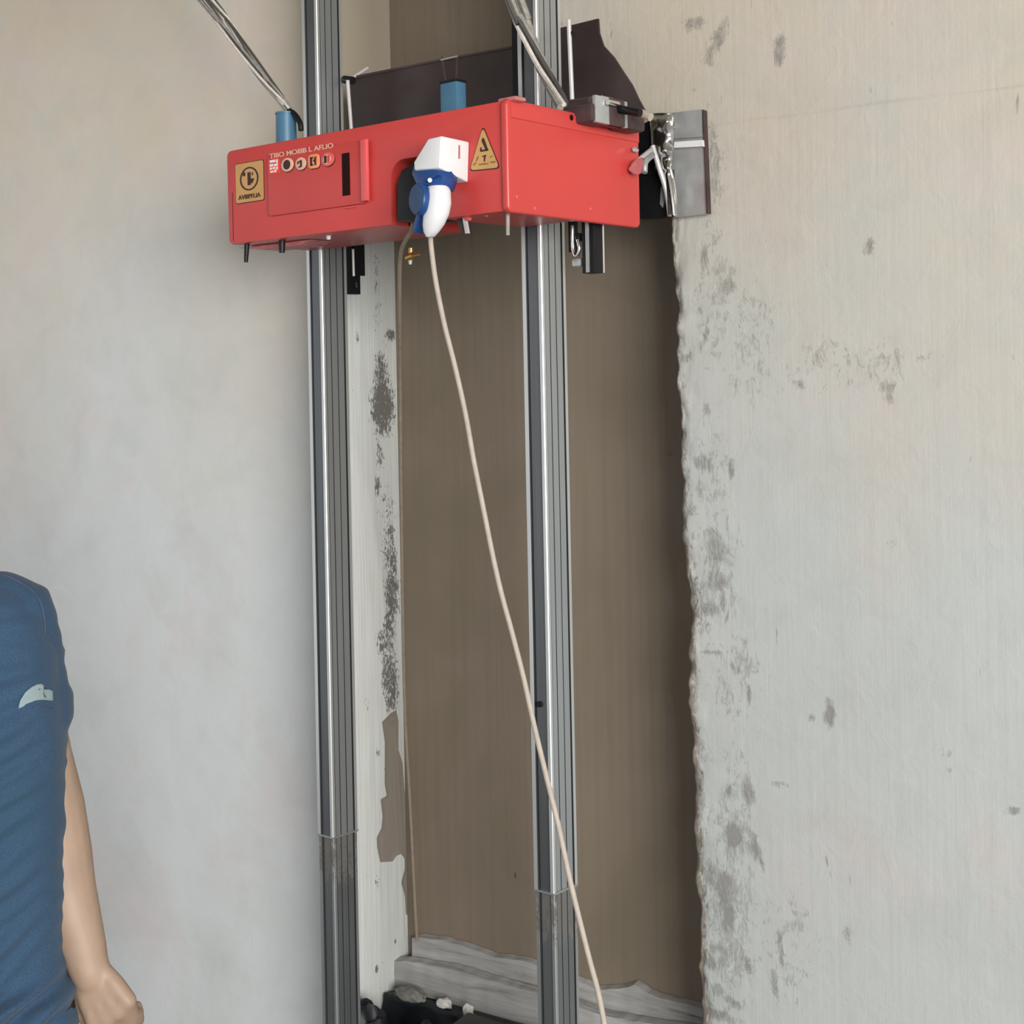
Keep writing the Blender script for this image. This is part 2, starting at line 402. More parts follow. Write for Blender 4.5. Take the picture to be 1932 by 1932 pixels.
def poly_sd(X, Y, poly):
    p = np.array(poly, float); q = np.roll(p, -1, 0); ins = np.zeros(X.shape, bool); dm = np.full(X.shape, 1e9)
    for a, b in zip(p, q):
        e = b - a; t = np.clip(((X - a[0]) * e[0] + (Y - a[1]) * e[1]) / (e @ e + 1e-12), 0, 1)
        dm = np.minimum(dm, np.hypot(X - a[0] - t * e[0], Y - a[1] - t * e[1]))
        cond = (a[1] > Y) != (b[1] > Y)
        with np.errstate(divide='ignore', invalid='ignore'):
            xi = e[0] * (Y - a[1]) / e[1] + a[0] if e[1] != 0 else np.full(X.shape, 1e9)
        ins ^= cond & (X < xi)
    return np.where(ins, dm, -dm)

# ================================================================== the setting
TOP = 3.0
YB = 0.22; YL = -0.085                                              # depth of the recess
XL = W(751, 840, YB)[0]                                # its left side
# --- floor and ceiling
g = np.stack(np.meshgrid(np.linspace(-3.4, 3.2, 60), np.linspace(-5.0, 0.3, 50)), -1)
Pf = np.dstack([g, np.zeros(g.shape[:2])])
tag(grid_mesh('floor', Pf, 'concrete'), 'bare grey concrete floor of the room', kind='structure')
tag(box('ceiling', (-3.4, -3.2, TOP), (3.2, 0.35, TOP + 0.1), 'ceil'), 'plain ceiling above the rails', kind='structure')
# --- left wall
xs = np.linspace(-3.4, XL, 140); zs = np.linspace(0, TOP, 150); X, Zg = np.meshgrid(xs, zs)
Yw = 0.004 * vnoise(X, Zg, 1.7, 3.1) + 0.0015 * vnoise(X, Zg, 6.0, 5.0); Yw *= np.clip((XL - X) / 0.05, 0, 1)
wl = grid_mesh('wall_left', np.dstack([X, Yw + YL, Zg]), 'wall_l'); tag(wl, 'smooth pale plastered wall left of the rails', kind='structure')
# --- left jamb of the recess, white paint peeling to bare render
ys = np.linspace(YL, YB, 76); zs = np.linspace(0, TOP, 640); Yg, Zg = np.meshgrid(ys, zs)
def J(px, py): p = hit(px, py, (XL, 0, 0), V3([1, 0, 0])); return p[1], p[2]
def jb(px, py, rx, ry, an, st):
    a = J(px, py); k = abs(J(px + 10, py)[0] - a[0]) / 10; kz = abs(J(px, py + 10)[1] - a[1]) / 10
    return (a[0], a[1], rx * k, ry * kz, an, st)
sp = [jb(722, 765, 22, 62, 0, 1.15), jb(718, 700, 14, 45, 0, .8), jb(737, 632, 9, 12, 0, 1.0), jb(712, 560, 8, 90, 0, .45), jb(674, 640, 3, 20, 0, .6),
      jb(712, 918, 6, 20, 0, 1.0), jb(716, 855, 8, 30, 0, .7), jb(730, 960, 18, 45, 0, .55), jb(738, 1000, 8, 8, 0, .9), jb(735, 1040, 16, 60, 0, .6),
      jb(740, 1120, 14, 60, 0, .95), jb(742, 1060, 8, 40, 0, .9), jb(724, 1210, 14, 26, 0, .9), jb(735, 1190, 12, 60, 0, .85), jb(738, 1290, 14, 70, 0, 1.0), jb(728, 1270, 10, 60, 0, .75),
      jb(690, 1330, 6, 20, 0, .5), jb(712, 1420, 4, 12, 0, .6), jb(712, 1660, 4, 16, 0, .6), jb(711, 1828, 3, 9, 0, 1.2), jb(746, 1775, 2, 8, 0, .9)]
speck = 0.70 * blobs(Yg, Zg, sp)
pl = [(721, 1362), (738, 1345), (748, 1340), (752, 1360), (752, 1415), (760, 1440), (766, 1520), (768, 1610), (774, 1650), (774, 1732), (766, 1725), (764, 1690), (757, 1665), (764, 1640), (764, 1620), (757, 1611), (748, 1615),
      (742, 1625), (718, 1627), (712, 1600), (711, 1580), (720, 1562), (722, 1540), (718, 1508), (730, 1502), (726, 1480), (726, 1400)]
sd = poly_sd(Yg, Zg, [J(*p) for p in pl])
peel = np.clip(0.5 + sd / 0.02, 0, 1)
Xj = XL - 0.002 * np.clip(sd / 0.01, 0, 1) + 0.0008 * vnoise(Yg, Zg, 14, 1.0)
Xj[:, 0] = XL; Xj[:, -1] = XL
jm = grid_mesh('wall_jamb', np.dstack([Xj, Yg, Zg]), 'jamb', {'speck': speck, 'peel': peel})
tag(jm, 'white painted side of the recess with dark peeled patches', kind='structure')
# --- back board of the recess
bk = box('wall_back', (XL, YB, 0), (0.25, YB + 0.03, TOP), 'board'); tag(bk, 'flat brown board closing the recess behind the rails', kind='structure')
# --- right wall with a broken plaster edge towards the recess
ep = [(1262, 300), (1270, 420), (1271, 560), (1273, 700), (1282, 780), (1281, 900), (1288, 1000), (1297, 1120), (1298, 1300), (1305, 1450), (1312, 1650), (1320, 1890)]
ez = np.array([W(a, b)[2] for a, b in ep])[::-1]; ex = np.array([W(a, b)[0] for a, b in ep])[::-1]
XU = W(1022, 60)[0]; ZS = 2.25
zs = np.concatenate([np.linspace(0, ZS, 330), np.linspace(ZS + 0.001, TOP, 80)])
cs = np.concatenate([np.linspace(0, 0.22, 62), 0.22 + np.linspace(0.02, 1, 110) ** 1.15 * 2.9])
edge = np.interp(zs, ez, ex) + 0.010 * vnoise(zs, zs * 0, 5.5, 2.0) + 0.004 * vnoise(zs, zs * 0, 23, 8.0) + 0.002 * vnoise(zs, zs * 0, 70, 5.0)
edge = np.where(zs > ZS, XU, edge)
X = edge[:, None] + cs[None, :]; Zg = np.repeat(zs[:, None], X.shape[1], 1)
near = np.exp(-(X - edge[:, None]) / 0.014) * (Zg <= ZS)
Yw = 0.003 * vnoise(X, Zg, 2.3, 4.0) + near * (0.008 + 0.012 * vnoise(X, Zg, 17, 9.0) + 0.009 * vnoise(X, Zg * .5, 75, 2.0)) + np.exp(-(X - edge[:, None]) / 0.08) * 0.004 * vnoise(X, Zg, 18, 6.0) * (Zg <= ZS)
def wb(px, py, rx, ry, an=0.0, st=0.8):
    p = W(px, py); k = abs(W(px + 10, py)[0] - p[0]) / 10; kz = abs(W(px, py + 10)[2] - p[2]) / 10
    return (p[0], p[2], rx * k, ry * kz, an, st)
SB = [wb(1328, 485, 10, 26, 0, .8), wb(1371, 543, 18, 20, 0, .7), wb(1320, 588, 6, 14, .4, .75), wb(1290, 677, 15, 9, 0, .7), wb(1333, 771, 8, 15, 0, .65), wb(1326, 874, 26, 16, -.3, .9),
      wb(1379, 885, 7, 24, 0, .8), wb(1304, 962, 14, 12, 0, .6), wb(1355, 1040, 30, 30, 0, .72), wb(1349, 1095, 22, 28, 0, .85), wb(1362, 1130, 8, 34, .1, .8), wb(1338, 1150, 20, 18, 0, .85), wb(1371, 990, 5, 26, 0, .8),
      wb(1340, 1232, 26, 5, 0, .8), wb(1388, 1262, 18, 8, -.5, .75), wb(1412, 1312, 5, 24, 0, .8), wb(1384, 1296, 14, 5, 0, .7),
      wb(1410, 1496, 14, 32, 0, .95), wb(1373, 1492, 7, 12, 0, .9), wb(1369, 1530, 6, 9, 0, .9), wb(1382, 1579, 22, 30, 0, .95), wb(1338, 1645, 16, 30, .2, .85), wb(1369, 1680, 26, 34, 0, .95), wb(1374, 1735, 16, 42, 0, .9),
      wb(1424, 1600, 12, 30, .3, .85), wb(1434, 1622, 6, 22, .3, .8), wb(1338, 1819, 18, 14, -.4, .85), wb(1410, 1821, 6, 20, .3, .85), wb(1352, 1868, 20, 16, 0, .7), wb(1380, 1890, 20, 10, -.5, .8), wb(1345, 1915, 60, 12, 0, .9),
      wb(1345, 560, 50, 170, 0, .42), wb(1335, 880, 45, 120, 0, .40), wb(1350, 1080, 50, 150, 0, .46), wb(1385, 1280, 50, 110, 0, .42), wb(1385, 1560, 45, 130, 0, .5), wb(1375, 1740, 55, 170, 0, .52), wb(1600, 690, 150, 60, 0, .36), wb(1420, 640, 60, 160, 0, .36), wb(1345, 320, 22, 140, 0, .45), wb(1480, 1780, 60, 130, 0, .36), wb(1310, 45, 22, 16, 0, .72), wb(1352, 78, 14, 46, -.5, .85), wb(1346, 300, 14, 80, 0, .62), wb(1310, 170, 12, 10, 0, .5), wb(1470, 95, 3, 32, 0, 1.1), wb(1470, 190, 2, 30, 0, .6),
      wb(1604, 705, 6, 22, 0, 1.0), wb(1563, 652, 12, 14, -.4, .6), wb(1508, 725, 4, 10, 0, .9), wb(1640, 462, 4, 20, .1, .9), wb(1716, 457, 4, 18, 0, .9), wb(1742, 628, 4, 16, 0, 1.0), wb(1675, 740, 5, 24, .1, .8), wb(1700, 668, 10, 16, 0, .6),
      wb(1562, 1350, 4, 34, 0, 1.25), wb(1516, 1425, 5, 10, 0, .85), wb(1532, 1355, 5, 9, -.4, .8), wb(1808, 1766, 10, 9, .5, 1.1), wb(1912, 1530, 14, 8, .4, .9), wb(1864, 514, 4, 6, 0, .9), wb(1714, 975, 2, 22, 0, .8), wb(1680, 1045, 3, 26, 0, .6),
      wb(1470, 1480, 40, 6, 0, .5), wb(1472, 1790, 6, 50, .1, .75), wb(1462, 1855, 8, 26, .2, .8), wb(1405, 1250, 14, 60, 0, .5), wb(1555, 1770, 6, 30, 0, .5), wb(1600, 1770, 5, 24, 0, .5), wb(1790, 1440, 10, 30, .2, .45)]
stain = blobs(X, Zg, SB)
eg = np.exp(-(X - edge[:, None]) / 0.026) * (Zg <= ZS) * (0.75 + 0.35 * np.clip((1.75 - Zg) / .5, 0, 1))
ret = np.stack([edge, np.full_like(edge, YB - 0.002), zs], -1)[:, None, :]
Pw = np.concatenate([ret, np.dstack([X, Yw, Zg])], 1)
padc = lambda a, v: np.concatenate([np.full((a.shape[0], 1), v), a], 1)
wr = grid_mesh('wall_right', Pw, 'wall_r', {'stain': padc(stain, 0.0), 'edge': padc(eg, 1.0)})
tag(wr, 'scratched and stained pale plaster wall with a broken edge at the recess', kind='structure')
# --- kerb at the foot of the recess
def wavy_bar(name, top_px, yb, yf, zbot, mat, amp, seed):
    """block whose upper edge follows top_px (measured on the plane y=yb)"""
    pts = np.array([W(a, b, yb) for a, b in top_px]); xs = np.linspace(pts[0, 0], pts[-1, 0], 120)
    zt = np.interp(xs, pts[:, 0], pts[:, 2]) + amp * vnoise(xs, xs * 0, 30, seed)
    zt2 = zt + amp * 0.6 * vnoise(xs, xs * 0, 40, seed + 5)
    n1 = amp * vnoise(xs, xs * 0, 22, seed + 9)
    rows = [np.stack([xs, xs * 0 + max(yb, yf), zt], -1), np.stack([xs, yb + n1 * 0, zt], -1), np.stack([xs, yf + n1, zt2 - 0.004], -1),
            np.stack([xs, yf + n1 - .002, (zt2 + zbot) / 2], -1), np.stack([xs, yf + n1 * .7, xs * 0 + zbot], -1), np.stack([xs, xs * 0 + YB, xs * 0 + zbot], -1)]
    return grid_mesh(name, np.array(rows), mat, smooth=False)
zA = W(788, 1760, YB)[2]
k1 = wavy_bar('trim_1', [(786, 1764), (800, 1762), (850, 1768), (890, 1780), (940, 1798), (1000, 1806), (1060, 1832), (1110, 1846), (1130, 1858), (1180, 1857), (1192, 1854), (1204, 1848), (1216, 1854), (1228, 1866), (1250, 1873), (1300, 1886), (1345, 1897)], YB - 0.003, YB - 0.022, 0.18, 'kerb', 0.003, 1.0)
tag(k1, 'upper whitewashed ledge along the foot of the brown board', kind='structure')
k2 = wavy_bar('trim_2', [(752, 1803), (790, 1806), (860, 1818), (930, 1838), (1000, 1858), (1080, 1880), (1150, 1905), (1240, 1922), (1340, 1935)], YB - 0.03, YB - 0.055, 0.235, 'kerb', 0.003, 4.0)
tag(k2, 'lower whitewashed kerb in front of the recess board', kind='structure')

# ================================================================== guide rails
RV = 0.24
def rail_profile(w, d):
    """outline (u,v) with a material slot per side: 0 flat, 1 bright lip, 2 dark slot; right-front corner at (0,0)"""
    g = .005; L = []
    def a(x, y, m): L.append((x, y, m))
    a(0, .0015, 1); a(-.0015, 0, 1); a(-.0085, 0, 2); a(-.0085, .012, 2); a(-.0125, .012, 2); a(-.0125, .004, 3); a(-w + .0125, .004, 2); a(-w + .0125, .012, 2); a(-w + .0095, .012, 2); a(-w + .0095, 0, 1)
    a(-w, 0, 0); a(-w, d, 0); a(0, d, 1); a(0, d - .008, 2); a(-g * 1.6, d - .008, 2); a(-g * 1.6, d - .0115, 2); a(-.002, d - .0115, 0)
    a(-.002, d * .62, 2); a(-g, d * .62, 2); a(-g, d * .585, 2); a(-.002, d * .585, 0); a(-.002, d * .36, 2); a(-g, d * .36, 2); a(-g, d * .325, 2); a(-.002, d * .325, 0); a(-.002, .0115, 2); a(-g * 1.6, .0115, 2); a(-g * 1.6, .008, 2); a(0, .008, 1)
    return L
def guide_rail(px, py, label):
    c = M(px, py, RV); wpos = m2w((c[0], RV, 0)); wpos[2] = 0
    e = empty('guide_rail', wpos, MA); tag(e, label, 'rail', 'aluminium guide rails of the machine')
    w, d = 0.049, 0.075; ZJ = 0.748
    pr = rail_profile(w, d); pts_ = [p[:2] for p in pr]; ms = [p[2] for p in pr]
    o = prism('upper_profile', pts_, 'z', ZJ, TOP, 'alu', e, mids=ms); [o.data.materials.append(MT[k_]) for k_ in ('alu_lip', 'alu_slot', 'alu_face')]
    ins = [(x * 0.95 - 0.001, y * 0.95 + 0.002) for x, y in pts_]
    o = prism('lower_profile', ins, 'z', 0.008, ZJ, 'alu_low', e, mids=ms); [o.data.materials.append(MT[k_]) for k_ in ('alu_low_lip', 'alu_slot', 'alu_low')]
    # sloping cut lip where the upper profile ends
    prism('end_collar', [(-w - .001, -.001), (.001, -.001), (.001, d + .001), (-w - .001, d + .001)], 'z', ZJ - 0.003, ZJ + 0.001, 'alu', e)
    box('foot_plate', (-w - .03, -.03, 0), (.03, d + .03, 0.008), 'alu_low', e, 0.001)
    for k in range(4):
        sx, sy = (-w - .018 if k % 2 else .018), (-.018 if k < 2 else d + .018)
        rod('anchor_bolt', (sx, sy, .008), (sx, sy, .02), .006, 'black', e, 6)
    return e
rl1 = guide_rail(606.5, 480, 'ribbed aluminium guide rail at the white peeling jamb, further from the warning triangle')
rl2 = guide_rail(1021, 480, 'ribbed aluminium guide rail under the warning triangle end of the red box')
# a drilled hole in the right rail, a pale splash lower down
hp = M(1020, 1330, RV - .0012); c2 = M(1021, 480, RV)
rod('drilled_hole', (hp[0] - c2[0] - .006, -.0006, hp[2] + P0[2]), (hp[0] - c2[0] - .006, .004, hp[2] + P0[2]), .006, 'black', rl2, 12)

# ================================================================== the machine
mc = empty('plastering_machine', P0, MA)
tag(mc, 'long red wall plastering machine hanging on two aluminium rails', 'machine')
UL = M(427, 365, 0)[0]; WD = MU(1201, 330, 0.0)[1]; H = M(955, 188, 0)[2]
BV = 0.222
def mz(px, py, v=0.0): p = M(px, py, v); return (p[0], p[2])
# --- red housing: solid block with a notch for the inlet
nu0, nu1 = M(738, 380, 0)[0], M(834, 380, 0)[0]; nz = M(765, 300, 0)[2]
r = 0.012
out = []
def arc(cx, cy, a0, a1, rad, n=5):
    for k in range(n + 1):
        a = math.radians(a0 + (a1 - a0) * k / n); out.append((cx + rad * math.cos(a), cy + rad * math.sin(a)))
arc(UL + .016, .012, 180, 270, .012); out += [(nu0, 0)]
arc(nu0 + .034, nz - .034, 180, 90, .034, 7); out += [(nu1, nz), (nu1, 0), (-.008, 0), (-.008, H)]
arc(UL + .016, H - .014, 90, 180, .014)
prism('housing', out, 'v', 0, BV, 'red', mc, 0.004)
prism('inlet_recess', [(nu0 + .002, .001), (nu1 - .002, .001), (nu1 - .002, nz - .002), (nu0 + .03, nz - .002), (nu0 + .002, nz - .03)], 'v', .045, .06, 'black', mc)
q = [mz(a, b) for a, b in ((757, 418), (757, 345), (765, 322), (790, 306), (800, 306), (800, 414))]
prism('inlet_socket', q, 'v', -.012, .05, 'black', mc, .004)
# --- right end cover with rounded front edge
prism('end_cover', rrect(-.006, WD, -.003, H + .002, .012), 'u', -.008, .008, 'red', mc, 0.005, 3)
tp = MU(1165, 262, .008); tq = MU(968, 207, .008)
prism('end_rim', [(0.004, H - .004), (WD - .002, H - .004), (WD - .002, tp[2]), (.004, tp[2])], 'u', .004, .0105, 'red', mc, .003)
hh = MU(1078, 222, .0105); rod('rim_hole', (.0095, hh[1], hh[2]), (.0112, hh[1], hh[2]), .0055, 'slot', mc)
for a, b in ((974, 371), (1008, 393), (1113, 394), (1105, 236)):
    s = MU(a, b, .008); rod('screw', (.007, s[1], s[2]), (.0092, s[1], s[2]), .0032, 'red_trim', mc, 10)
# white corner cap on top
cp = M(960, 182, .0); box('corner_cap', (cp[0] - .03, .004, H - .002), (cp[0] + .012, .035, H + .006), 'pink', mc, .004)
# left end cover band
prism('end_seam', [(UL + .0195, .006), (UL + .0205, .006), (UL + .0205, H * .55), (UL + .0195, H * .55)], 'v', -.0004, .001, 'slot', mc)

# --- access door with print
dz = [mz(508, 301), mz(508, 404), mz(694, 389), mz(694, 262)]
du0, du1 = dz[0][0], dz[2][0]; dzb, dzt = (dz[1][1] + dz[2][1]) / 2, (dz[0][1] + dz[3][1]) / 2 + .002
door = prism('access_door', rrect(du0, du1, dzb, dzt, .008), 'v', -.006, .002, 'red', mc, .002)
a, b = mz(684, 270, -.006), mz(693, 390, -.006)
prism('door_bar', [(a[0], dzb + .003), (a[0] + .017, dzb + .003), (a[0] + .017, dzt - .001), (a[0], dzt - .001)], 'v', -.014, -.005, 'red_trim', door, .003)
box('door_bar', (a[0] - .004, -.0095, dzb + .004), (a[0] - .001, -.005, dzt - .004), 'red_trim', door)
sa, sb = mz(645, 290, -.006), mz(661, 368, -.006)
box('handle_slot', (sa[0], -.0066, (sb[1])), (sb[0], -.004, sa[1]), 'slot', door)
box('latch_line', (mz(650, 394)[0], -.0045, dzb - .0045), (mz(676, 394)[0], .001, dzb - .003), 'red_trim', mc)
tx = mz(509, 297, -.006); t1 = mz(629, 281, -.006)
text_mesh('print_line', 'TIIIO MOIIIB L AFLIO', .0135, 'cream', door, (tx[0], -.006, mz(512, 299, -.006)[1]), width=t1[0] - tx[0])
# badges in a row
def badge(px, py, rx, ry, kind):
    c = mz(px, py, -.006); kx = abs(mz(px + 10, py, -.006)[0] - c[0]) / 10; kz = abs(mz(px, py + 10, -.006)[1] - c[1]) / 10
    rx *= kx; ry *= kz
    col = {'ring': 'cream', 'glyph': 'cream', 'square': 'orange', 'disc': 'red_trim'}[kind]
    sh = rrect(c[0] - rx, c[0] + rx, c[1] - ry, c[1] + ry, rx * .55) if kind == 'square' else ell(c[0], c[1], rx, ry)
    prism('badge_shadow', [(x + .0016, z - .0016) for x, z in sh], 'v', -.0064, -.005, 'ink', door)
    bd = prism('badge', sh, 'v', -.0085, -.005, col, door, .0008)
    if kind == 'ring': prism('badge_eye', ell(c[0], c[1], rx * .58, ry * .7), 'v', -.0090, -.0080, 'ink', bd)
    if kind == 'glyph':
        for x0, x1, z0, z1 in ((-.5, .15, .2, .42), (-.05, .3, -.55, .55), (-.35, .0, -.62, -.4), (-.6, -.3, .0, .25)):
            box('badge_mark', (c[0] + x0 * rx, -.0090, c[1] + z0 * ry), (c[0] + x1 * rx, -.008, c[1] + z1 * ry), 'ink', bd)
    if kind == 'square':
        for x0, x1, z0, z1 in ((-.55, -.2, -.55, .6), (-.55, .0, .4, .62), (-.55, .0, -.6, -.4), (.2, .5, -.6, .6), (.0, .25, -.1, .25)):
            box('badge_mark', (c[0] + x0 * rx, -.0090, c[1] + z0 * ry), (c[0] + x1 * rx, -.008, c[1] + z1 * ry), 'ink', bd)
    if kind == 'disc':
        prism('badge_eye', ell(c[0], c[1], rx * .6, ry * .7), 'v', -.0088, -.0080, 'cream', bd)
        box('badge_mark', (c[0] - rx * .45, -.0092, c[1] - ry * .5), (c[0] - rx * .05, -.008, c[1] + ry * .5), 'ink', bd)
        box('badge_mark', (c[0] + rx * .05, -.0092, c[1] - ry * .55), (c[0] + rx * .4, -.008, c[1] + ry * .55), 'brightred', bd)
badge(543, 311, 11.5, 13, 'ring'); badge(568.5, 309, 10, 12, 'glyph'); badge(593, 304.5, 11, 13.5, 'square'); badge(619, 300.5, 12.5, 13.5, 'disc')
s0, s1 = mz(507, 302, -.006), mz(528, 326, -.006)
sq = prism('print_patch', [(s0[0], s1[1]), (s1[0], s1[1]), (s1[0], s0[1]), (s0[0], s0[1])], 'v', -.0066, -.005, 'brightred', door)
for k, (x0, x1, z0, z1) in enumerate(((.12, .62, .78, .95), (.7, .85, .7, .95), (.1, .42, .52, .68), (.5, .85, .50, .66), (.12, .3, .3, .46), (.38, .62, .32, .45), (.7, .84, .25, .45), (.15, .45, .1, .22), (.52, .7, .08, .26))):
    xx = lambda t: s0[0] + t * (s1[0] - s0[0])
    zz = lambda t: s1[1] + t * (s0[1] - s1[1])
    box('print_dash', (xx(x0), -.0070, zz(z0)), (xx(x1), -.006, zz(z1)), 'white', sq)
# --- yellow emblem sticker
c4 = [mz(445, 310), mz(497, 303), mz(498, 378), mz(447, 383)]
yu0, yu1 = c4[0][0], c4[1][0]; yz0, yz1 = (c4[2][1] + c4[3][1]) / 2, (c4[0][1] + c4[1][1]) / 2
prism('sticker_rim', rrect(yu0 - .0015, yu1 + .0015, yz0 - .0015, yz1 + .0015, .006), 'v', -.0008, .001, 'ink', mc)
stk = prism('emblem_sticker', rrect(yu0, yu1, yz0, yz1, .005), 'v', -.0016, .001, 'yellow', mc)
cx, cz = (yu0 + yu1) / 2, yz0 + (yz1 - yz0) * .585; rw = (yu1 - yu0) * .335; rh = (yz1 - yz0) * .30
bm = bmesh.new(); o1 = ell(cx, cz, rw, rh, 36); i1 = ell(cx, cz, rw * .85, rh * .87, 36)
va = [bm.verts.new((x, -.0021, z)) for x, z in o1]; vb = [bm.verts.new((x, -.0021, z)) for x, z in i1]
vc = [bm.verts.new((x, -.001, z)) for x, z in o1]; vd = [bm.verts.new((x, -.001, z)) for x, z in i1]
for k in range(36):
    j = (k + 1) % 36
    bm.faces.new((va[k], va[j], vb[j], vb[k])); bm.faces.new((va[k], vc[k], vc[j], va[j])); bm.faces.new((vb[k], vb[j], vd[j], vd[k]))
from_bm('emblem_ring', bm, 'ink', stk)
for x0, x1, z0, z1 in ((-.17, .17, -.55, .55), (-.68, -.42, .28, .6), (.17, .5, -.25, -.02), (.2, .38, -.42, -.2), (.3, .42, .25, .5)):
    box('emblem_mark', (cx + x0 * rw, -.0021, cz + z0 * rh), (cx + x1 * rw, -.001, cz + z1 * rh), 'ink', stk)
text_mesh('emblem_text', 'AVIIIPFLIA', .0125, 'ink', stk, (yu0 + (yu1 - yu0) * .1, -.0016, yz0 + (yz1 - yz0) * .085), width=(yu1 - yu0) * .8)
# --- warning triangle
t3 = [mz(912, 243), mz(941, 315), mz(889, 320)]
def rtri(p, rad, n=4):
    p = [V3((*a, 0))[:2] for a in p]; res = []
    for i in range(3):
        a, b, c = p[i - 1], p[i], p[(i + 1) % 3]; u1 = (a - b) / np.linalg.norm(a - b); u2 = (c - b) / np.linalg.norm(c - b)
        s, e = b + u1 * rad, b + u2 * rad
        for k in range(n + 1):
            t = k / n; res.append(tuple((1 - t) ** 2 * s + 2 * t * (1 - t) * b + t * t * e))
    return res
cen = np.mean([V3((*a, 0))[:2] for a in t3], 0)
grow = lambda k: [tuple(cen + (V3((*a, 0))[:2] - cen) * k) for a in t3]
prism('triangle_rim', rtri(grow(1.14), .011), 'v', -.0010, .001, 'ink', mc)
tri = prism('warning_triangle', rtri(grow(1.06), .010), 'v', -.0018, .001, 'yellow', mc)
def tp_(pts, mat='ink'): prism('triangle_mark', [mz(a, b) for a, b in pts], 'v', -.0023, -.001, mat, tri)
tp_([(912, 260), (915, 262), (923, 284.5), (918, 284), (910, 266)]); tp_([(907, 284), (908, 278), (910, 278), (910.5, 283), (922, 281), (923, 284.5), (908, 287)])
tp_([(910, 295), (919, 292), (917, 299), (916, 306), (914, 304), (914.5, 297)]); tp_([(902, 296), (905, 295), (902, 303), (899, 305)], 'brown_print')
tp_([(894, 311), (899, 306), (900, 308), (895, 313)], 'brown_print'); tp_([(905, 310), (914, 308), (923, 308), (923, 310), (905, 312)], 'brown_print'); tp_([(926, 305), (936, 304), (936, 307), (927, 308)], 'brown_print')
tp_([(925, 296), (931, 294), (931, 296), (926, 297.5)], 'brown_print')

# --- steel plate standing behind the rails, right end sloping down in a curve
PV = 0.405
pp = [(657, 151), (820, 118), (980, 89), (1055, 53), (1128, 35), (1130, 62), (1138, 86), (1158, 108), (1176, 136), (1192, 160), (1204, 186), (1216, 208), (1206, 225)]
pts = [mz(a, b, PV) for a, b in pp]
pts += [(-.03, .09), (-.06, .06), (pts[0][0], .06)]
prism('hopper_plate', pts, 'v', PV, PV + .005, 'brown_metal', mc)
prism('plate_edge', [mz(657, 146, PV), mz(820, 114, PV), mz(980, 85, PV), mz(980, 89, PV), mz(820, 118, PV), mz(657, 151, PV)], 'v', PV - .003, PV + .03, 'umber', mc)
l1 = M(664, 130, PV + .02); rod('hook', M(657, 152, PV - .02), M(694, 128, PV + .03), .004, 'rod', mc)
# left and right pale guide rods with dark pivots
rod('guide_rod', (*M(656, 152, .30)[:2], M(656, 152, .30)[2]), M(663, 245, .30), .0042, 'rod', mc)
rod('rod_pivot', M(650, 150, .315), M(666, 152, .315), .009, 'black', mc)
rod('guide_rod', M(1073, 38, .30), M(1080, 200, .30), .0045, 'rod', mc)
rod('rod_pivot', M(1074, 62, .305), M(1083, 64, .305), .006, 'black', mc)
# blue knob with its clamp, blue post with a strap
k0 = M(540, 250, .10); k1_ = M(538, 213, .10)
rod('blue_knob', (k0[0], .10, H - .002), (k0[0], .10, k1_[2] - .003), .0225, 'teal', mc, 20, .021); rod('knob_lid', (k0[0], .10, k1_[2] - .004), (k0[0], .10, k1_[2]), .0225, 'teal', mc, 20)
tube('knob_clamp', [M(543, 207, .10), M(556, 216, .10), M(566, 232, .10), M(568, 246, .10)], .006, 'black', mc, 8)
box('clamp_plate', (M(556, 245, .1)[0], .08, H - .001), (M(596, 245, .1)[0], .13, H + .004), 'chrome', mc, .001)
b0, b1 = M(831, 200, .13), M(861, 152, .13)
box('blue_post', (b0[0], .13, H - .004), (b1[0], .158, b1[2]), 'teal', mc, .002); box('post_cap', (b0[0] - .001, .129, b1[2]), (b1[0] + .001, .159, b1[2] + .004), 'black', mc)
for a, b in ((833, 840), (862, 860)):
    prism('strap', [mz(a, 107, .20), mz(a + 3, 107, .20), mz(b + 3, 152, .20), mz(b, 152, .20)], 'v', .198, .200, 'umber', mc)
prism('strap', [mz(833, 112, .20), mz(864, 105, .20), mz(864, 108, .20), mz(833, 115, .20)], 'v', .197, .199, 'wire', mc)
prism('strap', [mz(1, 1, .2), mz(2, 1, .2), mz(2, 2, .2)], 'v', .2, .201, 'umber', mc) if False else None
# black strut beside the right rail
prism('strut', [mz(965, 18, .315), mz(979, 50, .315), mz(984, 90, .315), (mz(984, 90, .315)[0], H - .01), (mz(966, 92, .315)[0], H - .01), mz(966, 92, .315)], 'v', .315, .33, 'black', mc)
# --- drive unit on top at the right end
def ubox(name, x0, y0, x1, y1, u0, u1, mat, bev=.003, uref=None):
    a, b = MU(x0, y0, u1 if uref is None else uref), MU(x1, y1, u1 if uref is None else uref)
    return box(name, (u0, a[1], min(a[2], b[2])), (u1, b[1], max(a[2], b[2])), mat, mc, bev)
def vbox(name, x0, y0, x1, y1, v0, v1, mat, bev=.003, zb=None):
    a, b = M(x0, y0, v0), M(x1, y1, v0)
    return box(name, (a[0], v0, H - .02 if zb is None else zb), (b[0], v1, (a[2] + b[2]) / 2), mat, mc, bev)
vbox('gear_case', 1054, 196, 1116, 200, .19, .25, 'umber', .006)
g1 = M(1050, 198, .25); rod('drive_shaft', (g1[0] + .015, .27, g1[2] - .002), (M(1116, 190, .27)[0], .27, g1[2] - .002), .012, 'umber', mc)
vbox('mount_plate', 1117, 180, 1124, 178, .20, .30, 'zinc', .001)
vbox('motor_case', 1125, 208, 1178, 217, .29, .36, 'umber', .006)
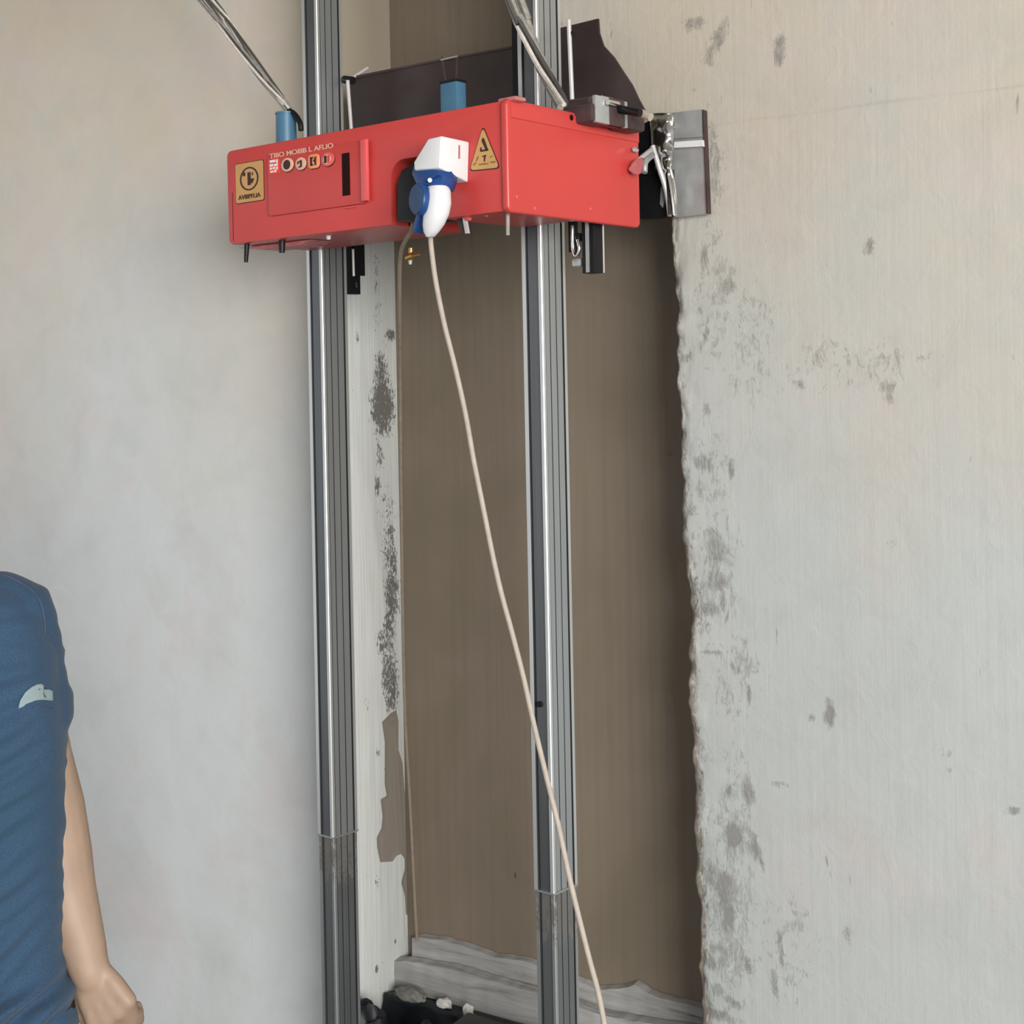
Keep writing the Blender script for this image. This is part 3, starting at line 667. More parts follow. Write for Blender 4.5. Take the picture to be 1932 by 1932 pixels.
vbox('motor_lid', 1127, 184, 1150, 186, .24, .29, 'umber', .003)
for a, b in ((1142, 187), (1154, 194)):
    p_ = M(a, b, .24); rod('bolt', (p_[0], .228, p_[2]), (p_[0], .26, p_[2]), .0055, 'chrome', mc, 8)
p_ = M(1140, 195, .24); rod('bolt_hole', (p_[0], .237, p_[2]), (p_[0], .245, p_[2]), .005, 'black', mc, 10)
rod('tie_rod', M(1150, 203, .27), M(1208, 213, .27), .008, 'black', mc)
a, b = M(1205, 212, .30), M(1228, 221, .30); rod('grip', a, b, .008, 'cord', mc)
# --- right end: black block, bright bracket, zinc plate pressed to the wall, clamp lever
def wall_pl(name, px, y, th, mat, bev=.001):
    P = [W(a, b, y) for a, b in px]; bm = bmesh.new()
    lo = [bm.verts.new(loc(p)) for p in P]; hi = [bm.verts.new(loc(p + V3([0, th, 0]))) for p in P]; n = len(P)
    bm.faces.new(lo); bm.faces.new(hi)
    for i in range(n): bm.faces.new((lo[i], lo[(i + 1) % n], hi[(i + 1) % n], hi[i]))
    big = [f for f in bm.faces if len(f.verts) > 4]
    if big: bmesh.ops.triangulate(bm, faces=big)
    return from_bm(name, bm, mat, mc)
zp = wall_pl('wall_plate', [(1266, 213), (1325, 206), (1333, 403), (1268, 411)], -.022, .012, 'zinc')
wall_pl('plate_bar', [(1268, 268), (1325, 264), (1326, 276), (1268, 279)], -.034, .013, 'white')
wall_pl('plate_flange', [(1268, 213), (1323, 207), (1324, 258), (1268, 262)], -.028, .006, 'zinc')
wall_pl('plate_rim', [(1325, 207), (1327, 207), (1335, 403), (1333, 403)], -.026, .016, 'umber')
wall_pl('side_block', [(1202, 322), (1262, 318), (1266, 408), (1204, 413)], -.045, .03, 'black')
wall_pl('side_block', [(1202, 240), (1230, 225), (1236, 330), (1202, 330)], -.05, .035, 'black')
wall_pl('block_smear', [(1247, 352), (1253, 350), (1255, 372), (1250, 392), (1245, 385)], -.047, .002, 'zinc')
# bright pressed bracket: wide dimpled head narrowing into a long leg
bm = bmesh.new(); nr, ncol = 44, 12
L_ = [(215, 1227), (224, 1225), (275, 1229), (302, 1239), (335, 1247), (370, 1254), (409, 1259)]; Rr = [(215, 1272), (257, 1273), (300, 1270), (318, 1267), (345, 1272), (375, 1276), (409, 1279)]
rows = []
for i in range(nr):
    y = 213 + (409 - 213) * i / (nr - 1)
    xl = np.interp(y, [a for a, _ in L_], [b for _, b in L_]); xr = np.interp(y, [a for a, _ in Rr], [b for _, b in Rr]); row = []
    for j in range(ncol):
        t = j / (ncol - 1); px = xl + (xr - xl) * t
        h = 0.020 * math.sin(math.pi * t) * (1 if y < 320 else .45) + .006 * math.sin(y * .13 + t * 4) * math.sin(math.pi * t) * (y < 325)
        for (dx, dy, rad, am) in ((1263, 275, 8, -.012), (1251, 297, 9, -.014), (1240, 226, 7, .008), (1260, 228, 6, .008), (1244, 250, 9, -.010)):
            h += am * math.exp(-((px - dx) ** 2 + (y - dy) ** 2) / rad ** 2)
        row.append(bm.verts.new(loc(W(px, y, -.058 - h))))
    rows.append(row)
for r0, r1 in zip(rows, rows[1:]):
    for j in range(ncol - 1): bm.faces.new((r0[j], r0[j + 1], r1[j + 1], r1[j]))
ret_ = bmesh.ops.solidify(bm, geom=bm.faces[:], thickness=.003)
from_bm('bracket', bm, 'chrome', mc, True)
tube('bracket_leg', [loc(W(1231, 275, -.075)), loc(W(1243, 315, -.07)), loc(W(1257, 360, -.06)), loc(W(1264, 405, -.055))], .0055, 'rod', mc, 8)
tube('bracket_leg', [loc(W(1264, 318, -.06)), loc(W(1270, 345, -.055)), loc(W(1274, 385, -.05))], .004, 'chrome', mc, 8)
tube('lever_fork', [loc(W(1229, 282, -.09)), loc(W(1212, 296, -.15)), loc(W(1195, 311, -.20))], .005, 'rod', mc, 8)
tube('lever_fork', [loc(W(1231, 292, -.09)), loc(W(1218, 306, -.15)), loc(W(1216, 326, -.16))], .006, 'zinc', mc, 8)
bm = bmesh.new(); P = [(1184, 320), (1200, 300), (1215, 296), (1210, 328), (1196, 329)]
lo = [bm.verts.new(loc(W(a, b, -.215))) for a, b in P]; hi = [bm.verts.new(loc(W(a, b, -.19))) for a, b in P]
bm.faces.new(lo); bm.faces.new(hi)
for i in range(5): bm.faces.new((lo[i], lo[(i + 1) % 5], hi[(i + 1) % 5], hi[i]))
bmesh.ops.bevel(bm, geom=bm.edges[:], offset=.002, segments=2, affect='EDGES')
from_bm('lever_pad', bm, 'pink', mc, 35)
s = loc(W(1201, 283, -.19)); rod('bolt', s, s + V3([.004, -.012, 0]), .005, 'chrome', mc, 8)

# --- fittings under the machine
def hang(name, px, y0, y1, v, r, mat, r2=None, dx=0.0):
    a = M(px, y0, v); b = M(px + dx, y1, v); rod(name, (a[0], v, .004), b, r, mat, mc, 10, r2)
hang('pin', 466, 452, 495, .02, .0058, 'black', .0042, -2)
hang('pin', 532, 450, 477, .03, .0075, 'black', .0058, 0)
hang('pin', 958, 405, 444, .02, .004, 'wire', .0035)
hang('stud', 620, 446, 452, .04, .006, 'white', .004); hang('stud', 917, 396, 408, .03, .005, 'white', .004)
t0, t1 = M(480, 455, .05), M(640, 452, .05)
prism('drip_tray', [(M(456, 455, .06)[0], -.001), (M(592, 455, .06)[0], -.001), (M(575, 464, .06)[0], M(575, 462, .06)[2]), (M(495, 469, .06)[0], M(575, 462, .06)[2])], 'v', .05, .11, 'pink', mc, .001)
l0 = M(868, 405, .03); l1 = M(878, 441, .03)
prism('latch_lever', [mz(862, 404, .03), mz(873, 402, .03), mz(886, 440, .03), mz(872, 441, .03)], 'v', .025, .04, 'brown_metal', mc, .001)
prism('latch_lever', [mz(873, 408, .02), mz(878, 406, .02), mz(884, 440, .02), mz(879, 441, .02)], 'v', .018, .024, 'rod', mc)
rod('roller', M(880, 411, .02), M(886, 410, .02), .006, 'red_trim', mc)
rod('pipe_stub', M(690, 428, .04) , M(744, 422, .04), .007, 'rod', mc)
# bracket arms behind the rails
c1 = M(657, 500, RV + .05)
box('rail_clamp', (M(653.5, 500, .335)[0], .335, M(660, 555, .335)[2]), (M(664, 500, .335)[0], .36, .03), 'black', mc)
box('rail_clamp', (M(668, 480, .335)[0], .335, M(668, 520, .335)[2]), (M(673, 480, .335)[0], .36, .03), 'black', mc)
rod('clamp_rod', M(666, 470, .33), M(667.5, 521, .33), .003, 'rod', mc)
rod('clamp_screw', M(664, 538, .335), M(673, 536, .335), .005, 'black', mc); rod('clamp_screw', M(672, 533, .335), M(673, 543, .335), .004, 'black', mc)
v2 = .27
box('slide_arm', (M(1073, 480, v2)[0], v2, M(1073, 476, v2)[2]), (M(1079, 480, v2)[0], v2 + .02, .02), 'black', mc)
tube('slide_hook', [M(1080, 425, v2), M(1081, 468, v2), M(1087, 483, v2), M(1093, 470, v2), M(1090, 452, v2)], .0035, 'chrome', mc, 8)
box('slide_roller', (M(1078, 495, v2)[0], v2, M(1078, 504, v2)[2]), (M(1094, 488, v2)[0], v2 + .02, M(1078, 488, v2)[2]), 'zinc', mc, .004)
box('slide_roller', (M(1084, 447, v2)[0], v2, M(1084, 455, v2)[2]), (M(1093, 440, v2)[0], v2 + .02, M(1084, 440, v2)[2]), 'black', mc, .002)
box('slide_block', (M(1098, 480, v2)[0], v2, M(1098, 516, v2)[2]), (M(1120, 480, v2)[0], v2 + .03, .02), 'black', mc, .001)
box('block_strip', (M(1106, 480, v2)[0], v2 - .002, M(1098, 515, v2)[2]), (M(1112, 480, v2)[0], v2, .02), 'zinc', mc)
box('block_strip', (M(1120, 480, v2)[0] - .004, v2 + .03, M(1098, 515, v2)[2]), (M(1120, 480, v2)[0] + .0005, v2 + .034, .02), 'rod', mc)
rod('brass_valve', M(769, 487, .12), M(781, 482, .12), .008, 'brass', mc); rod('brass_valve', M(775, 468, .12), M(775, 488, .12), .005, 'brass', mc)
rod('valve_handle', M(776, 484, .115), M(792, 480, .115), .0025, 'brass', mc); rod('valve_nozzle', M(774, 488, .12), M(774, 499, .12), .005, 'rod', mc, 10, .003)

# ================================================================== power plug and its cord
pc = M(829, 317, -.075); pw = m2w(pc)
pg = empty('power_plug', pw, MA); tag(pg, 'white and blue power plug with a long beige cord, plugged into the red box', 'plug')
sh = lambda p: V3(p) - pc
def quadsolid(name, front, back, mat, bev=.003):
    bm = bmesh.new(); a = [bm.verts.new(sh(p)) for p in front]; b = [bm.verts.new(sh(p)) for p in back]; n = len(a)
    bm.faces.new(a); bm.faces.new(b)
    for i in range(n): bm.faces.new((a[i], a[(i + 1) % n], b[(i + 1) % n], b[i]))
    bmesh.ops.recalc_face_normals(bm, faces=bm.faces)
    if bev: bmesh.ops.bevel(bm, geom=bm.edges[:], offset=bev, segments=3, affect='EDGES', profile=.5)
    return from_bm(name, bm, mat, pg, 40)
fr = [M(a, b, -.072) for a, b in ((781, 321), (780, 306), (807, 262), (833, 256), (829, 317))]
zb = MU(880, 342, M(833, 256, -.072)[0] + .004); zt = MU(879, 266, M(833, 256, -.072)[0] + .004)
bk_ = [(fr[0][0], 0.0, zb[2]), (fr[1][0], 0.0, fr[1][2]), (fr[2][0], 0.0, fr[2][2] + .004), (fr[3][0] + .002, 0.0, zt[2]), (fr[4][0] + .004, 0.0, zb[2])]
hood = quadsolid('hood', fr, bk_, 'white')
sl = MU(865, 287, fr[4][0] + .004)
box('hood_slot', sh((sl[0] - .002, sl[1] - .003, sl[2] - .012)), sh((sl[0] + .004, sl[1], sl[2] + .012)), 'pink', hood)
def loft_px(name, rings, mat, n=16, ex=2.6):
    """rings: (px, py, half width in px, v centre, half depth)"""
    bm = bmesh.new(); R = []
    for px, py, hw, v, hd in rings:
        c = sh(M(px, py, v)); w = abs(M(px + hw, py, v)[0] - M(px, py, v)[0]); ring = []
        for k in range(n):
            a = 2 * math.pi * k / n; ca, sa_ = math.cos(a), math.sin(a)
            ring.append(bm.verts.new((c[0] + w * abs(ca) ** (2 / ex) * (1 if ca > 0 else -1), c[1] + hd * abs(sa_) ** (2 / ex) * (1 if sa_ > 0 else -1), c[2])))
        R.append(ring)
    for a, b in zip(R, R[1:]):
        for k in range(n): bm.faces.new((a[k], a[(k + 1) % n], b[(k + 1) % n], b[k]))
    bm.faces.new(R[0]); bm.faces.new(R[-1])
    return from_bm(name, bm, mat, pg, 50)
loft_px('collar', [(818, 312, 27, -.040, .026), (820, 326, 32, -.042, .028), (824, 345, 28, -.048, .026), (824, 362, 22, -.05, .024)], 'blue', 10, 3.5)
a = sh(M(806, 341, -.072)); b = sh(M(830, 327, -.072)); rod('collar_clip', a + V3([0, -.002, 0]), b + V3([0, -.002, 0]), .004, 'blue', pg); rod('clip_pin', sh(M(811, 340, -.08)), sh(M(811, 340, -.074)), .004, 'rod', pg)
loft_px('plug_body', [(827, 352, 14, -.058, .018), (826, 362, 18, -.06, .021), (826, 385, 18.5, -.062, .022), (823, 405, 18, -.062, .021), (818, 424, 15, -.062, .018), (814, 437, 11, -.062, .013), (812, 447, 6, -.062, .007)], 'white', 16, 2.4)
lc = sh(M(797, 377, -.078)); dn = V3([-.12, -.99, .05]); dn /= np.linalg.norm(dn)
def disc(name, c, rx, rz, t, mat):
    bm = bmesh.new(); side = np.cross(dn, Z_); side /= np.linalg.norm(side); upv = np.cross(side, dn)
    R = []
    for off, k in ((0, 1), (t * .8, 1), (t, .93)):
        R.append([bm.verts.new(c + dn * off + side * rx * k * math.cos(2 * math.pi * i / 26) + upv * rz * k * math.sin(2 * math.pi * i / 26)) for i in range(26)])
    for a, b in zip(R, R[1:]):
        for i in range(26): bm.faces.new((a[i], a[(i + 1) % 26], b[(i + 1) % 26], b[i]))
    bm.faces.new(R[0]); bm.faces.new(R[-1]); return from_bm(name, bm, mat, pg, 40)
cap = disc('socket_lid', lc, .0225, .0285, .014, 'blue'); disc('lid_face', lc + dn * .0135, .0195, .0255, .002, 'blue_dull').parent = cap
rod('lid_neck', sh(M(800, 400, -.06)), sh(M(790, 434, -.05)), .012, 'blue', pg)
cord = [(812, 444, 2.712), (814, 470, 2.71), (822, 530, 2.705), (838, 610, 2.70), (858, 690, 2.695), (878, 780, 2.69), (894, 870, 2.68), (910, 950, 2.67), (930, 1050, 2.66), (946, 1120, 2.65), (965, 1190, 2.64), (988, 1280, 2.62), (1008, 1370, 2.60),
        (1032, 1470, 2.58), (1054, 1560, 2.56), (1073, 1650, 2.54), (1092, 1730, 2.52), (1112, 1810, 2.50), (1128, 1870, 2.48), (1140, 1932, 2.46)]
cpts = [sh(loc(at(*c))) for c in cord]; e = at(1148, 1990, 2.44)
floor_pts = [e, at(1160, 2090, 2.41), V3([at(1160, 2090, 2.38)[0] + .05, at(1160, 2090, 2.38)[1] - .10, .15]), V3([at(1160, 2090, 2.38)[0] + .16, at(1160, 2090, 2.38)[1] - .28, .006]), V3([at(1160, 2090, 2.38)[0] + .5, at(1160, 2090, 2.38)[1] - .5, .006])]
cpts += [sh(loc(p)) for p in floor_pts]
tube('cord', cpts, .0047, 'cord', pg, 12, 6)
# second cord running down the corner of the recess
w2 = [(779, 420, 2.80), (776, 436, 2.82), (766, 452, 2.85), (757, 474, 2.90), (754, 510, 2.96), (754, 600, 3.10), (755, 720, 3.30), (756, 860, 3.45), (758, 1000, 3.55), (760, 1150, 3.62), (763, 1300, 3.67), (767, 1400, 3.69), (773, 1500, 3.705), (778, 1600, 3.71), (783, 1700, 3.715), (787, 1775, 3.72)]
wp = [at(*c) for c in w2]
lc2 = bpy.data.objects; cb = tube('thin_cable', [p - wp[-1] for p in wp], .0042, 'cord_dark', None, 10, 6); cb.location = wp[-1]
tag(cb, 'thin tan cable hanging straight down beside the peeling jamb', 'cable')

# ================================================================== hoisting wires
def bundle(label, path, n, spread, cols, rads, seed):
    rnd = random.Random(seed); base = path[-1]
    e = empty('hoist_wires', base); tag(e, label, 'wires', 'wire bundles pulling the machine upwards')
    for k in range(n):
        a = 2 * math.pi * k / n + rnd.random(); amp = spread * (0.5 + 0.5 * rnd.random()); pts = []
        for i, p in enumerate(path):
            t = i / (len(path) - 1); ph = a + t * 3.0
            s = amp * (1.0 - 0.55 * t)
            pts.append(p - base + R_ * s * math.cos(ph) + Z_ * s * .6 * math.cos(ph) + D_ * s * math.sin(ph))
        tube('wire', pts, rads[k % len(rads)], cols[k % len(cols)], e, 6, 5)
    return e
def wpath(pix, z_end):
    P = [m2w(M(a, b, v)) for a, b, v in pix]
    d = P[0] - P[1]; d /= np.linalg.norm(d); P = [P[0] + d * ((z_end - P[0][2]) / d[2])] + P
    return P
p1 = wpath([(386, -4, .06), (425, 44, .07), (462, 96, .08), (500, 148, .09), (530, 186, .1), (544, 207, .1)], TOP - .012)
b1_ = bundle('bundle of thin twisted grey wires rising from the blue knob to the upper left', p1, 9, .017, ['wire_pale', 'wire', 'wire_dark'], [.0032, .0030, .0024], 3)
rod('ferrule', m2w(M(526, 184, .1)) - p1[-1], m2w(M(538, 199, .1)) - p1[-1], .0075, 'wire_pale', b1_)
p2 = wpath([(969, -4, .19), (982, 30, .195), (1002, 75, .20), (1022, 120, .20), (1040, 155, .19), (1056, 186, .17), (1062, 200, .16)], TOP - .012)
bundle('thick grey cables crossing in front of the rail beside the drive unit', p2, 5, .014, ['wire', 'wire_pale', 'wire_dark', 'wire'], [.0072, .0050, .0046, .0050], 5)
p3 = m2w(M(975, 75, .21))

# ================================================================== rubbish on the floor of the recess
def crumple(name, c, sx, sy, sz, mat, seed, label, cat, sub=4, amp=.22, freq=9.0):
    bm = bmesh.new(); bmesh.ops.create_icosphere(bm, subdivisions=sub, radius=1)
    for v in bm.verts:
        n = mnoise.noise(Vector(v.co) * freq * .35 + Vector((seed, 0, 0))); r_ = mnoise.noise(Vector(v.co) * freq + Vector((0, seed, 0)))
        k = 1 + amp * n + amp * .55 * abs(r_); p = v.co * k
        v.co = Vector((p.x * sx, p.y * sy, max(p.z, -.55) * sz + .55 * sz))
    o = from_bm(name, bm, mat, None, 50 if sub > 3 else False); o.location = c; return tag(o, label, cat)
pb = W(735, 1905, .06); crumple('plastic_bag', (pb[0] + .005, -.035, 0), .080, .075, .180, 'bag', 3.0, 'crumpled black plastic bag on the floor at the peeling jamb', 'bag')
pb2 = W(850, 1915, .05); crumple('plastic_bag', (pb2[0] + .0, -.040, 0), .072, .072, .172, 'bag', 8.0, 'black plastic bag below the small white plaster chips, between the two rails', 'bag')
q = W(770, 1862, .10); crumple('mortar_lump', (q[0] - .01, .120, .243), .045, .022, .018, 'rubble', 5.0, 'grey mortar lump at the foot of the peeling jamb', 'mortar')
ql = [(W(840, 1868, .13)), (W(885, 1888, .12))]
o = crumple('plaster_chip', (ql[0][0], .125, .244), .020, .014, .013, 'chip', 2.0, 'white plaster chip nearer the jamb on the black bags', 'plaster', 2, .5)
o = crumple('plaster_chip', (ql[1][0], .115, .245), .012, .012, .016, 'chip', 6.0, 'small white plaster chip nearer the right rail on the black bags', 'plaster', 2, .5)
tx_, tt = np.meshgrid(np.linspace(XL + .012, .02, 110), np.linspace(0, 1, 26))
prof_y = np.interp(tt, [0, .3, .75, 1], [.070, .090, .108, .155]); prof_z = np.interp(tt, [0, .3, .75, 1], [.004, .15, .245, .236])
nn = vnoise(tx_, tt * .25, 17, 3.0) + .6 * vnoise(tx_ + tt * .1, tt * .25, 40, 7.0)
sheet = grid_mesh('plastic_sheet', np.dstack([tx_, np.minimum(prof_y + .010 * nn * (1 - tt * .8), .158), np.maximum(prof_z + .010 * nn * (1 - tt), .003)]), 'bag')
tag(sheet, 'black plastic sheet tucked under the whitewashed kerb behind the bags', 'sheet')
P = [W(840, 1895, .10), W(1010, 1950, .10)]
bd = box('dark_board', (0, 0, 0), (.34, .06, .022), 'darkwood', None, .004); bd.location = (P[0][0] + .085, .018, P[0][2] - .018); bd.rotation_euler = (0.12, 0.02, -.03)
tag(bd, 'dark wet board lying under the kerb beside the right rail', 'board')

# ================================================================== the person
PD = 2.25
pcx = (-136 - PX) / F * PD
pbase = CAM + R_ * pcx + D_ * PD; pbase[2] = 0
def PL(px, py, dy=0.0):
    p = at(px, py, PD + dy) - pbase; return V3([p @ R_, p @ D_, p[2]])
def zpx(y): return PL(0, y)[2]
def superring(bm, c, rx, ry, n=36, ex=2.3, tilt=0.0):
    R = []
    for k in range(n):
        a = 2 * math.pi * k / n; ca, sa_ = math.cos(a), math.sin(a)
        R.append(bm.verts.new((c[0] + rx * abs(ca) ** (2 / ex) * (1 if ca > 0 else -1), c[1] + ry * abs(sa_) ** (2 / ex) * (1 if sa_ > 0 else -1), c[2] + tilt * ca)))
    return R
def loft(bm, rings, n=36, ex=2.3):
    R = [superring(bm, *r_, n=n, ex=ex) for r_ in rings]
    for a, b in zip(R, R[1:]):
        for k in range(n): bm.faces.new((a[k], a[(k + 1) % n], b[(k + 1) % n], b[k]))
    bm.faces.new(R[0]); bm.faces.new(R[-1])
def remeshed(bm, vox, it=8):
    bmesh.ops.recalc_face_normals(bm, faces=bm.faces)
    me = bpy.data.meshes.new('tmp'); bm.to_mesh(me); bm.free()
    o = bpy.data.objects.new('tmp', me); COL.objects.link(o)
    m = o.modifiers.new('r', 'REMESH'); m.mode = 'VOXEL'; m.voxel_size = vox
    s_ = o.modifiers.new('s', 'SMOOTH'); s_.factor = .5; s_.iterations = it
    dg = bpy.context.evaluated_depsgraph_get(); r_ = bpy.data.meshes.new_from_object(o.evaluated_get(dg))
    bpy.data.objects.remove(o); return r_
# --- body: one continuous surface
bm = bmesh.new()
ZH = 1.635
loft(bm, [((0, 0.0, .80), .15, .10), ((0, 0, .90), .165, .11), ((0, 0, 1.05), .15, .10), ((0, 0, 1.2), .16, .105), ((0, 0, 1.34), .165, .10), ((0, .0, 1.40), .12, .075), ((0, .005, 1.44), .07, .06)])
loft(bm, [((0, .01, 1.42), .062, .060), ((0, 0, 1.50), .055, .056), ((0, -.005, 1.56), .056, .060)], 20)
loft(bm, [((0, -.035, 1.515), .025, .030), ((0, -.03, 1.530), .045, .050), ((0, -.012, 1.565), .063, .078), ((0, 0, 1.61), .072, .092), ((0, .005, 1.66), .077, .097), ((0, .008, 1.70), .073, .092), ((0, .01, 1.735), .052, .066), ((0, .01, 1.75), .02, .03)], 28, 2.1)
sweep(bm, [(0, -.088, 1.640), (0, -.100, 1.612), (0, -.104, 1.598)], [.007, .010, .013], 10, None, True)
sweep(bm, [(-.022, -.080, 1.563), (0, -.088, 1.563), (.022, -.080, 1.563)], [.004, .007, .004], 8, None, True)
sweep(bm, [(-.045, -.082, 1.652), (-.02, -.092, 1.656)], [.005, .006], 8, None, True); sweep(bm, [(.045, -.082, 1.652), (.02, -.092, 1.656)], [.005, .006], 8, None, True)
for s_ in (-1, 1):
    sweep(bm, [(s_ * .076, .012, 1.645), (s_ * .080, .012, 1.615), (s_ * .073, .006, 1.59)], [.013, .013, .009], 10, (V3([1, 0, 0]), .5), True)
def arm(mir):
    f = lambda p: V3([p[0] * mir, p[1], p[2]])
    dy = .035
    A = [PL(30, 1178, dy), PL(55, 1300, dy + .005), PL(78, 1420, dy + .01), PL(95, 1520, dy + .012), PL(112, 1610, dy + .012), PL(124, 1680, dy + .008), PL(140, 1735, dy), PL(158, 1790, dy - .006), PL(171, 1838, dy - .012)]
    sweep(bm, [f(p) for p in A], [.040, .044, .0445, .051, .0490, .0455, .0410, .0345, .0290], 18, None, True)
    # hand: flat palm, thumb from its side, four curled fingers
    wst, kn = PL(171, 1838, dy - .012), PL(214, 1914, dy - .02)
    dr = kn - wst; dr /= np.linalg.norm(dr)
    lat = V3([77, 0, 44]); lat = lat - dr * (lat @ dr); lat /= np.linalg.norm(lat)      # towards the little finger
    nor = np.cross(lat, dr); nor = nor if nor[1] < 0 else -nor                           # back of the hand, to the viewer
    hand = lambda l, a, n_: wst + dr * l + lat * a + nor * n_
    for a, r0, r1, sw in ((-.026, .013, .0150, -.004), (-.009, .014, .0155, 0), (.009, .014, .0155, .002), (.029, .0130, .0150, .008)):
        sweep(bm, [f(hand(-.012, a * .55, 0)), f(hand(.03, a * .85, .002)), f(hand(.070 - abs(a) * .25, a * 1.05, .004))], [r0, r1 * 1.05, r1], 10, None, True)
    for i, (a, ln, r_) in enumerate(((-.029, .95, .0098), (-.010, 1.05, .0104), (.010, 1.0, .0100), (.0270, .85, .0104))):
        b0 = hand(.070 - abs(a) * .25, a * 1.05, .003)
        b1 = b0 + dr * .026 * ln - nor * .026 * ln - lat * a * (.45 if i == 3 else .15); b2 = b1 + dr * .008 * ln - nor * .025 * ln; b3 = b2 - dr * .013 * ln - nor * .013 * ln
        sweep(bm, [f(b0), f(b1), f(b2), f(b3)], [r_ * 1.42, r_ * 1.18, r_ * 1.0, r_ * .85], 10, None, True)
    t0 = hand(.012, -.026, -.006); t1 = hand(.040, -.047, -.014); t2 = hand(.066, -.049, -.022); t3_ = hand(.084, -.042, -.030)
    sweep(bm, [f(t0), f(t1), f(t2), f(t3_)], [.014, .0125, .0105, .0085], 10, None, True)
arm(1); arm(-1)
for s_ in (-1, 1):
    sweep(bm, [(s_ * .085, .01, .86), (s_ * .09, 0, .70), (s_ * .092, -.005, .5), (s_ * .093, .005, .46), (s_ * .093, .02, .30), (s_ * .092, .02, .09)], [.085, .080, .060, .055, .052, .038], 16, None, True)
    sweep(bm, [(s_ * .092, .03, .045), (s_ * .095, -.10, .03)], [.035, .028], 12, None, True)
body = link('person', remeshed(bm, .005, 5), 'skin', None, True)
body.location = pbase; body.rotation_euler = (0, 0, yaw)
tag(body, 'person in a navy T-shirt and jeans standing at the left edge, arm hanging down', 'person')
# --- T-shirt: torso and sleeves, with folds
bm = bmesh.new()
hw = lambda px: (px + 136) / F * PD
zr = [(1938, 108, .128), (1905, 117, .130), (1872, 116, .130), (1845, 104, .125), (1805, 97, .120), (1740, 100, .120), (1600, 103, .122), (1450, 104, .126), (1330, 101, .126), (1240, 96, .122), (1180, 80, .112), (1135, 52, .098), (1108, 18, .085), (1092, -20, .074), (1078, -52, .068)]
loft(bm, [((0, 0, zpx(y)), hw(x), d) for y, x, d in zr], 44, 2.5)
for mir in (1, -1):
    f = lambda p: V3([p[0] * mir, p[1], p[2]])
    A = [PL(-60, 1132, .01), PL(-8, 1144, .015), PL(24, 1160, .02), PL(36, 1195, .028), PL(44, 1250, .034), PL(56, 1310, .036), PL(64, 1350, .038), PL(64, 1390, .040), PL(70, 1424, .040)]
    sweep(bm, [f(p) for p in A], [.045, .0560, .0650, .0620, .0620, .0625, .0600, .0500, .0480], 20)
me = remeshed(bm, .006, 6)
co = np.empty(len(me.vertices) * 3); me.vertices.foreach_get('co', co); co = co.reshape(-1, 3)
no = np.empty(len(me.vertices) * 3); me.vertex_normals.foreach_get('vector', no); no = no.reshape(-1, 3)
x, y, z = co.T
zt_, zb_ = zpx(1100), zpx(1900)
nz1 = np.array([mnoise.noise(Vector((a * 5, b * 4, c * 3))) for a, b, c in co]); nz2 = np.array([mnoise.noise(Vector((a * 9 + 4, b * 7, c * 8))) for a, b, c in co])
s1_ = z * .90 - x * .42 + .028 * nz1                         # folds climbing towards the arm
fold = .0040 * np.sin(s1_ * 80 + 3 * nz1) * np.clip(.35 + 1.1 * nz2, 0, 1) + .0018 * np.sin(s1_ * 190 + 5 * nz2)
low = np.clip((zpx(1770) - z) / .06, 0, 1)
fold += low * .0085 * np.sin((z * 1.0 - x * .75) * 120 + 2.5 * nz1)
arm_m = np.clip((np.abs(x) - .165) / .02, 0, 1) * (z > zpx(1440)); fold = fold * (1 - .5 * arm_m) + arm_m * .003 * np.sin((z * .55 + np.abs(x) * 2.2) * 60 + 3 * nz1)
fold *= np.clip((zpx(1130) - z) / .06, .08, 1)
fold *= 2.3 * np.clip(1.15 - np.abs(no[:, 0]) ** 2 * .95, .2, 1)
co = co + no * fold[:, None]; me.vertices.foreach_set('co', co.reshape(-1)); me.update()
shirt = link('t_shirt', me, 'shirt', body, True)
# surface finder: front of the shirt seen along the person's depth axis
from mathutils.bvhtree import BVHTree
tree = BVHTree.FromPolygons([tuple(c) for c in co], [tuple(p.vertices) for p in me.polygons])
camL = V3([(CAM - pbase) @ R_, (CAM - pbase) @ D_, CAM[2]])
def on_shirt(px, py, lift=.0015):
    d = PL(px, py) - camL; d = d / np.linalg.norm(d)
    h, n_, i, t = tree.ray_cast(Vector(camL), Vector(d))
    if h is None: return PL(px, py, -.10)
    return V3(h) - d * lift
seam = [on_shirt(a, b) for a, b in ((-30, 1078), (0, 1083), (25, 1092), (45, 1103), (62, 1116), (74, 1132), (80, 1150), (84, 1172), (85, 1195))]
tube('shoulder_seam', seam, .0016, 'seam', shirt, 6, 4)
tube('chest_seam', [on_shirt(a, b) for a, b in ((62, 1336), (72, 1333), (86, 1333), (100, 1336))], .0012, 'seam', shirt, 6, 4)
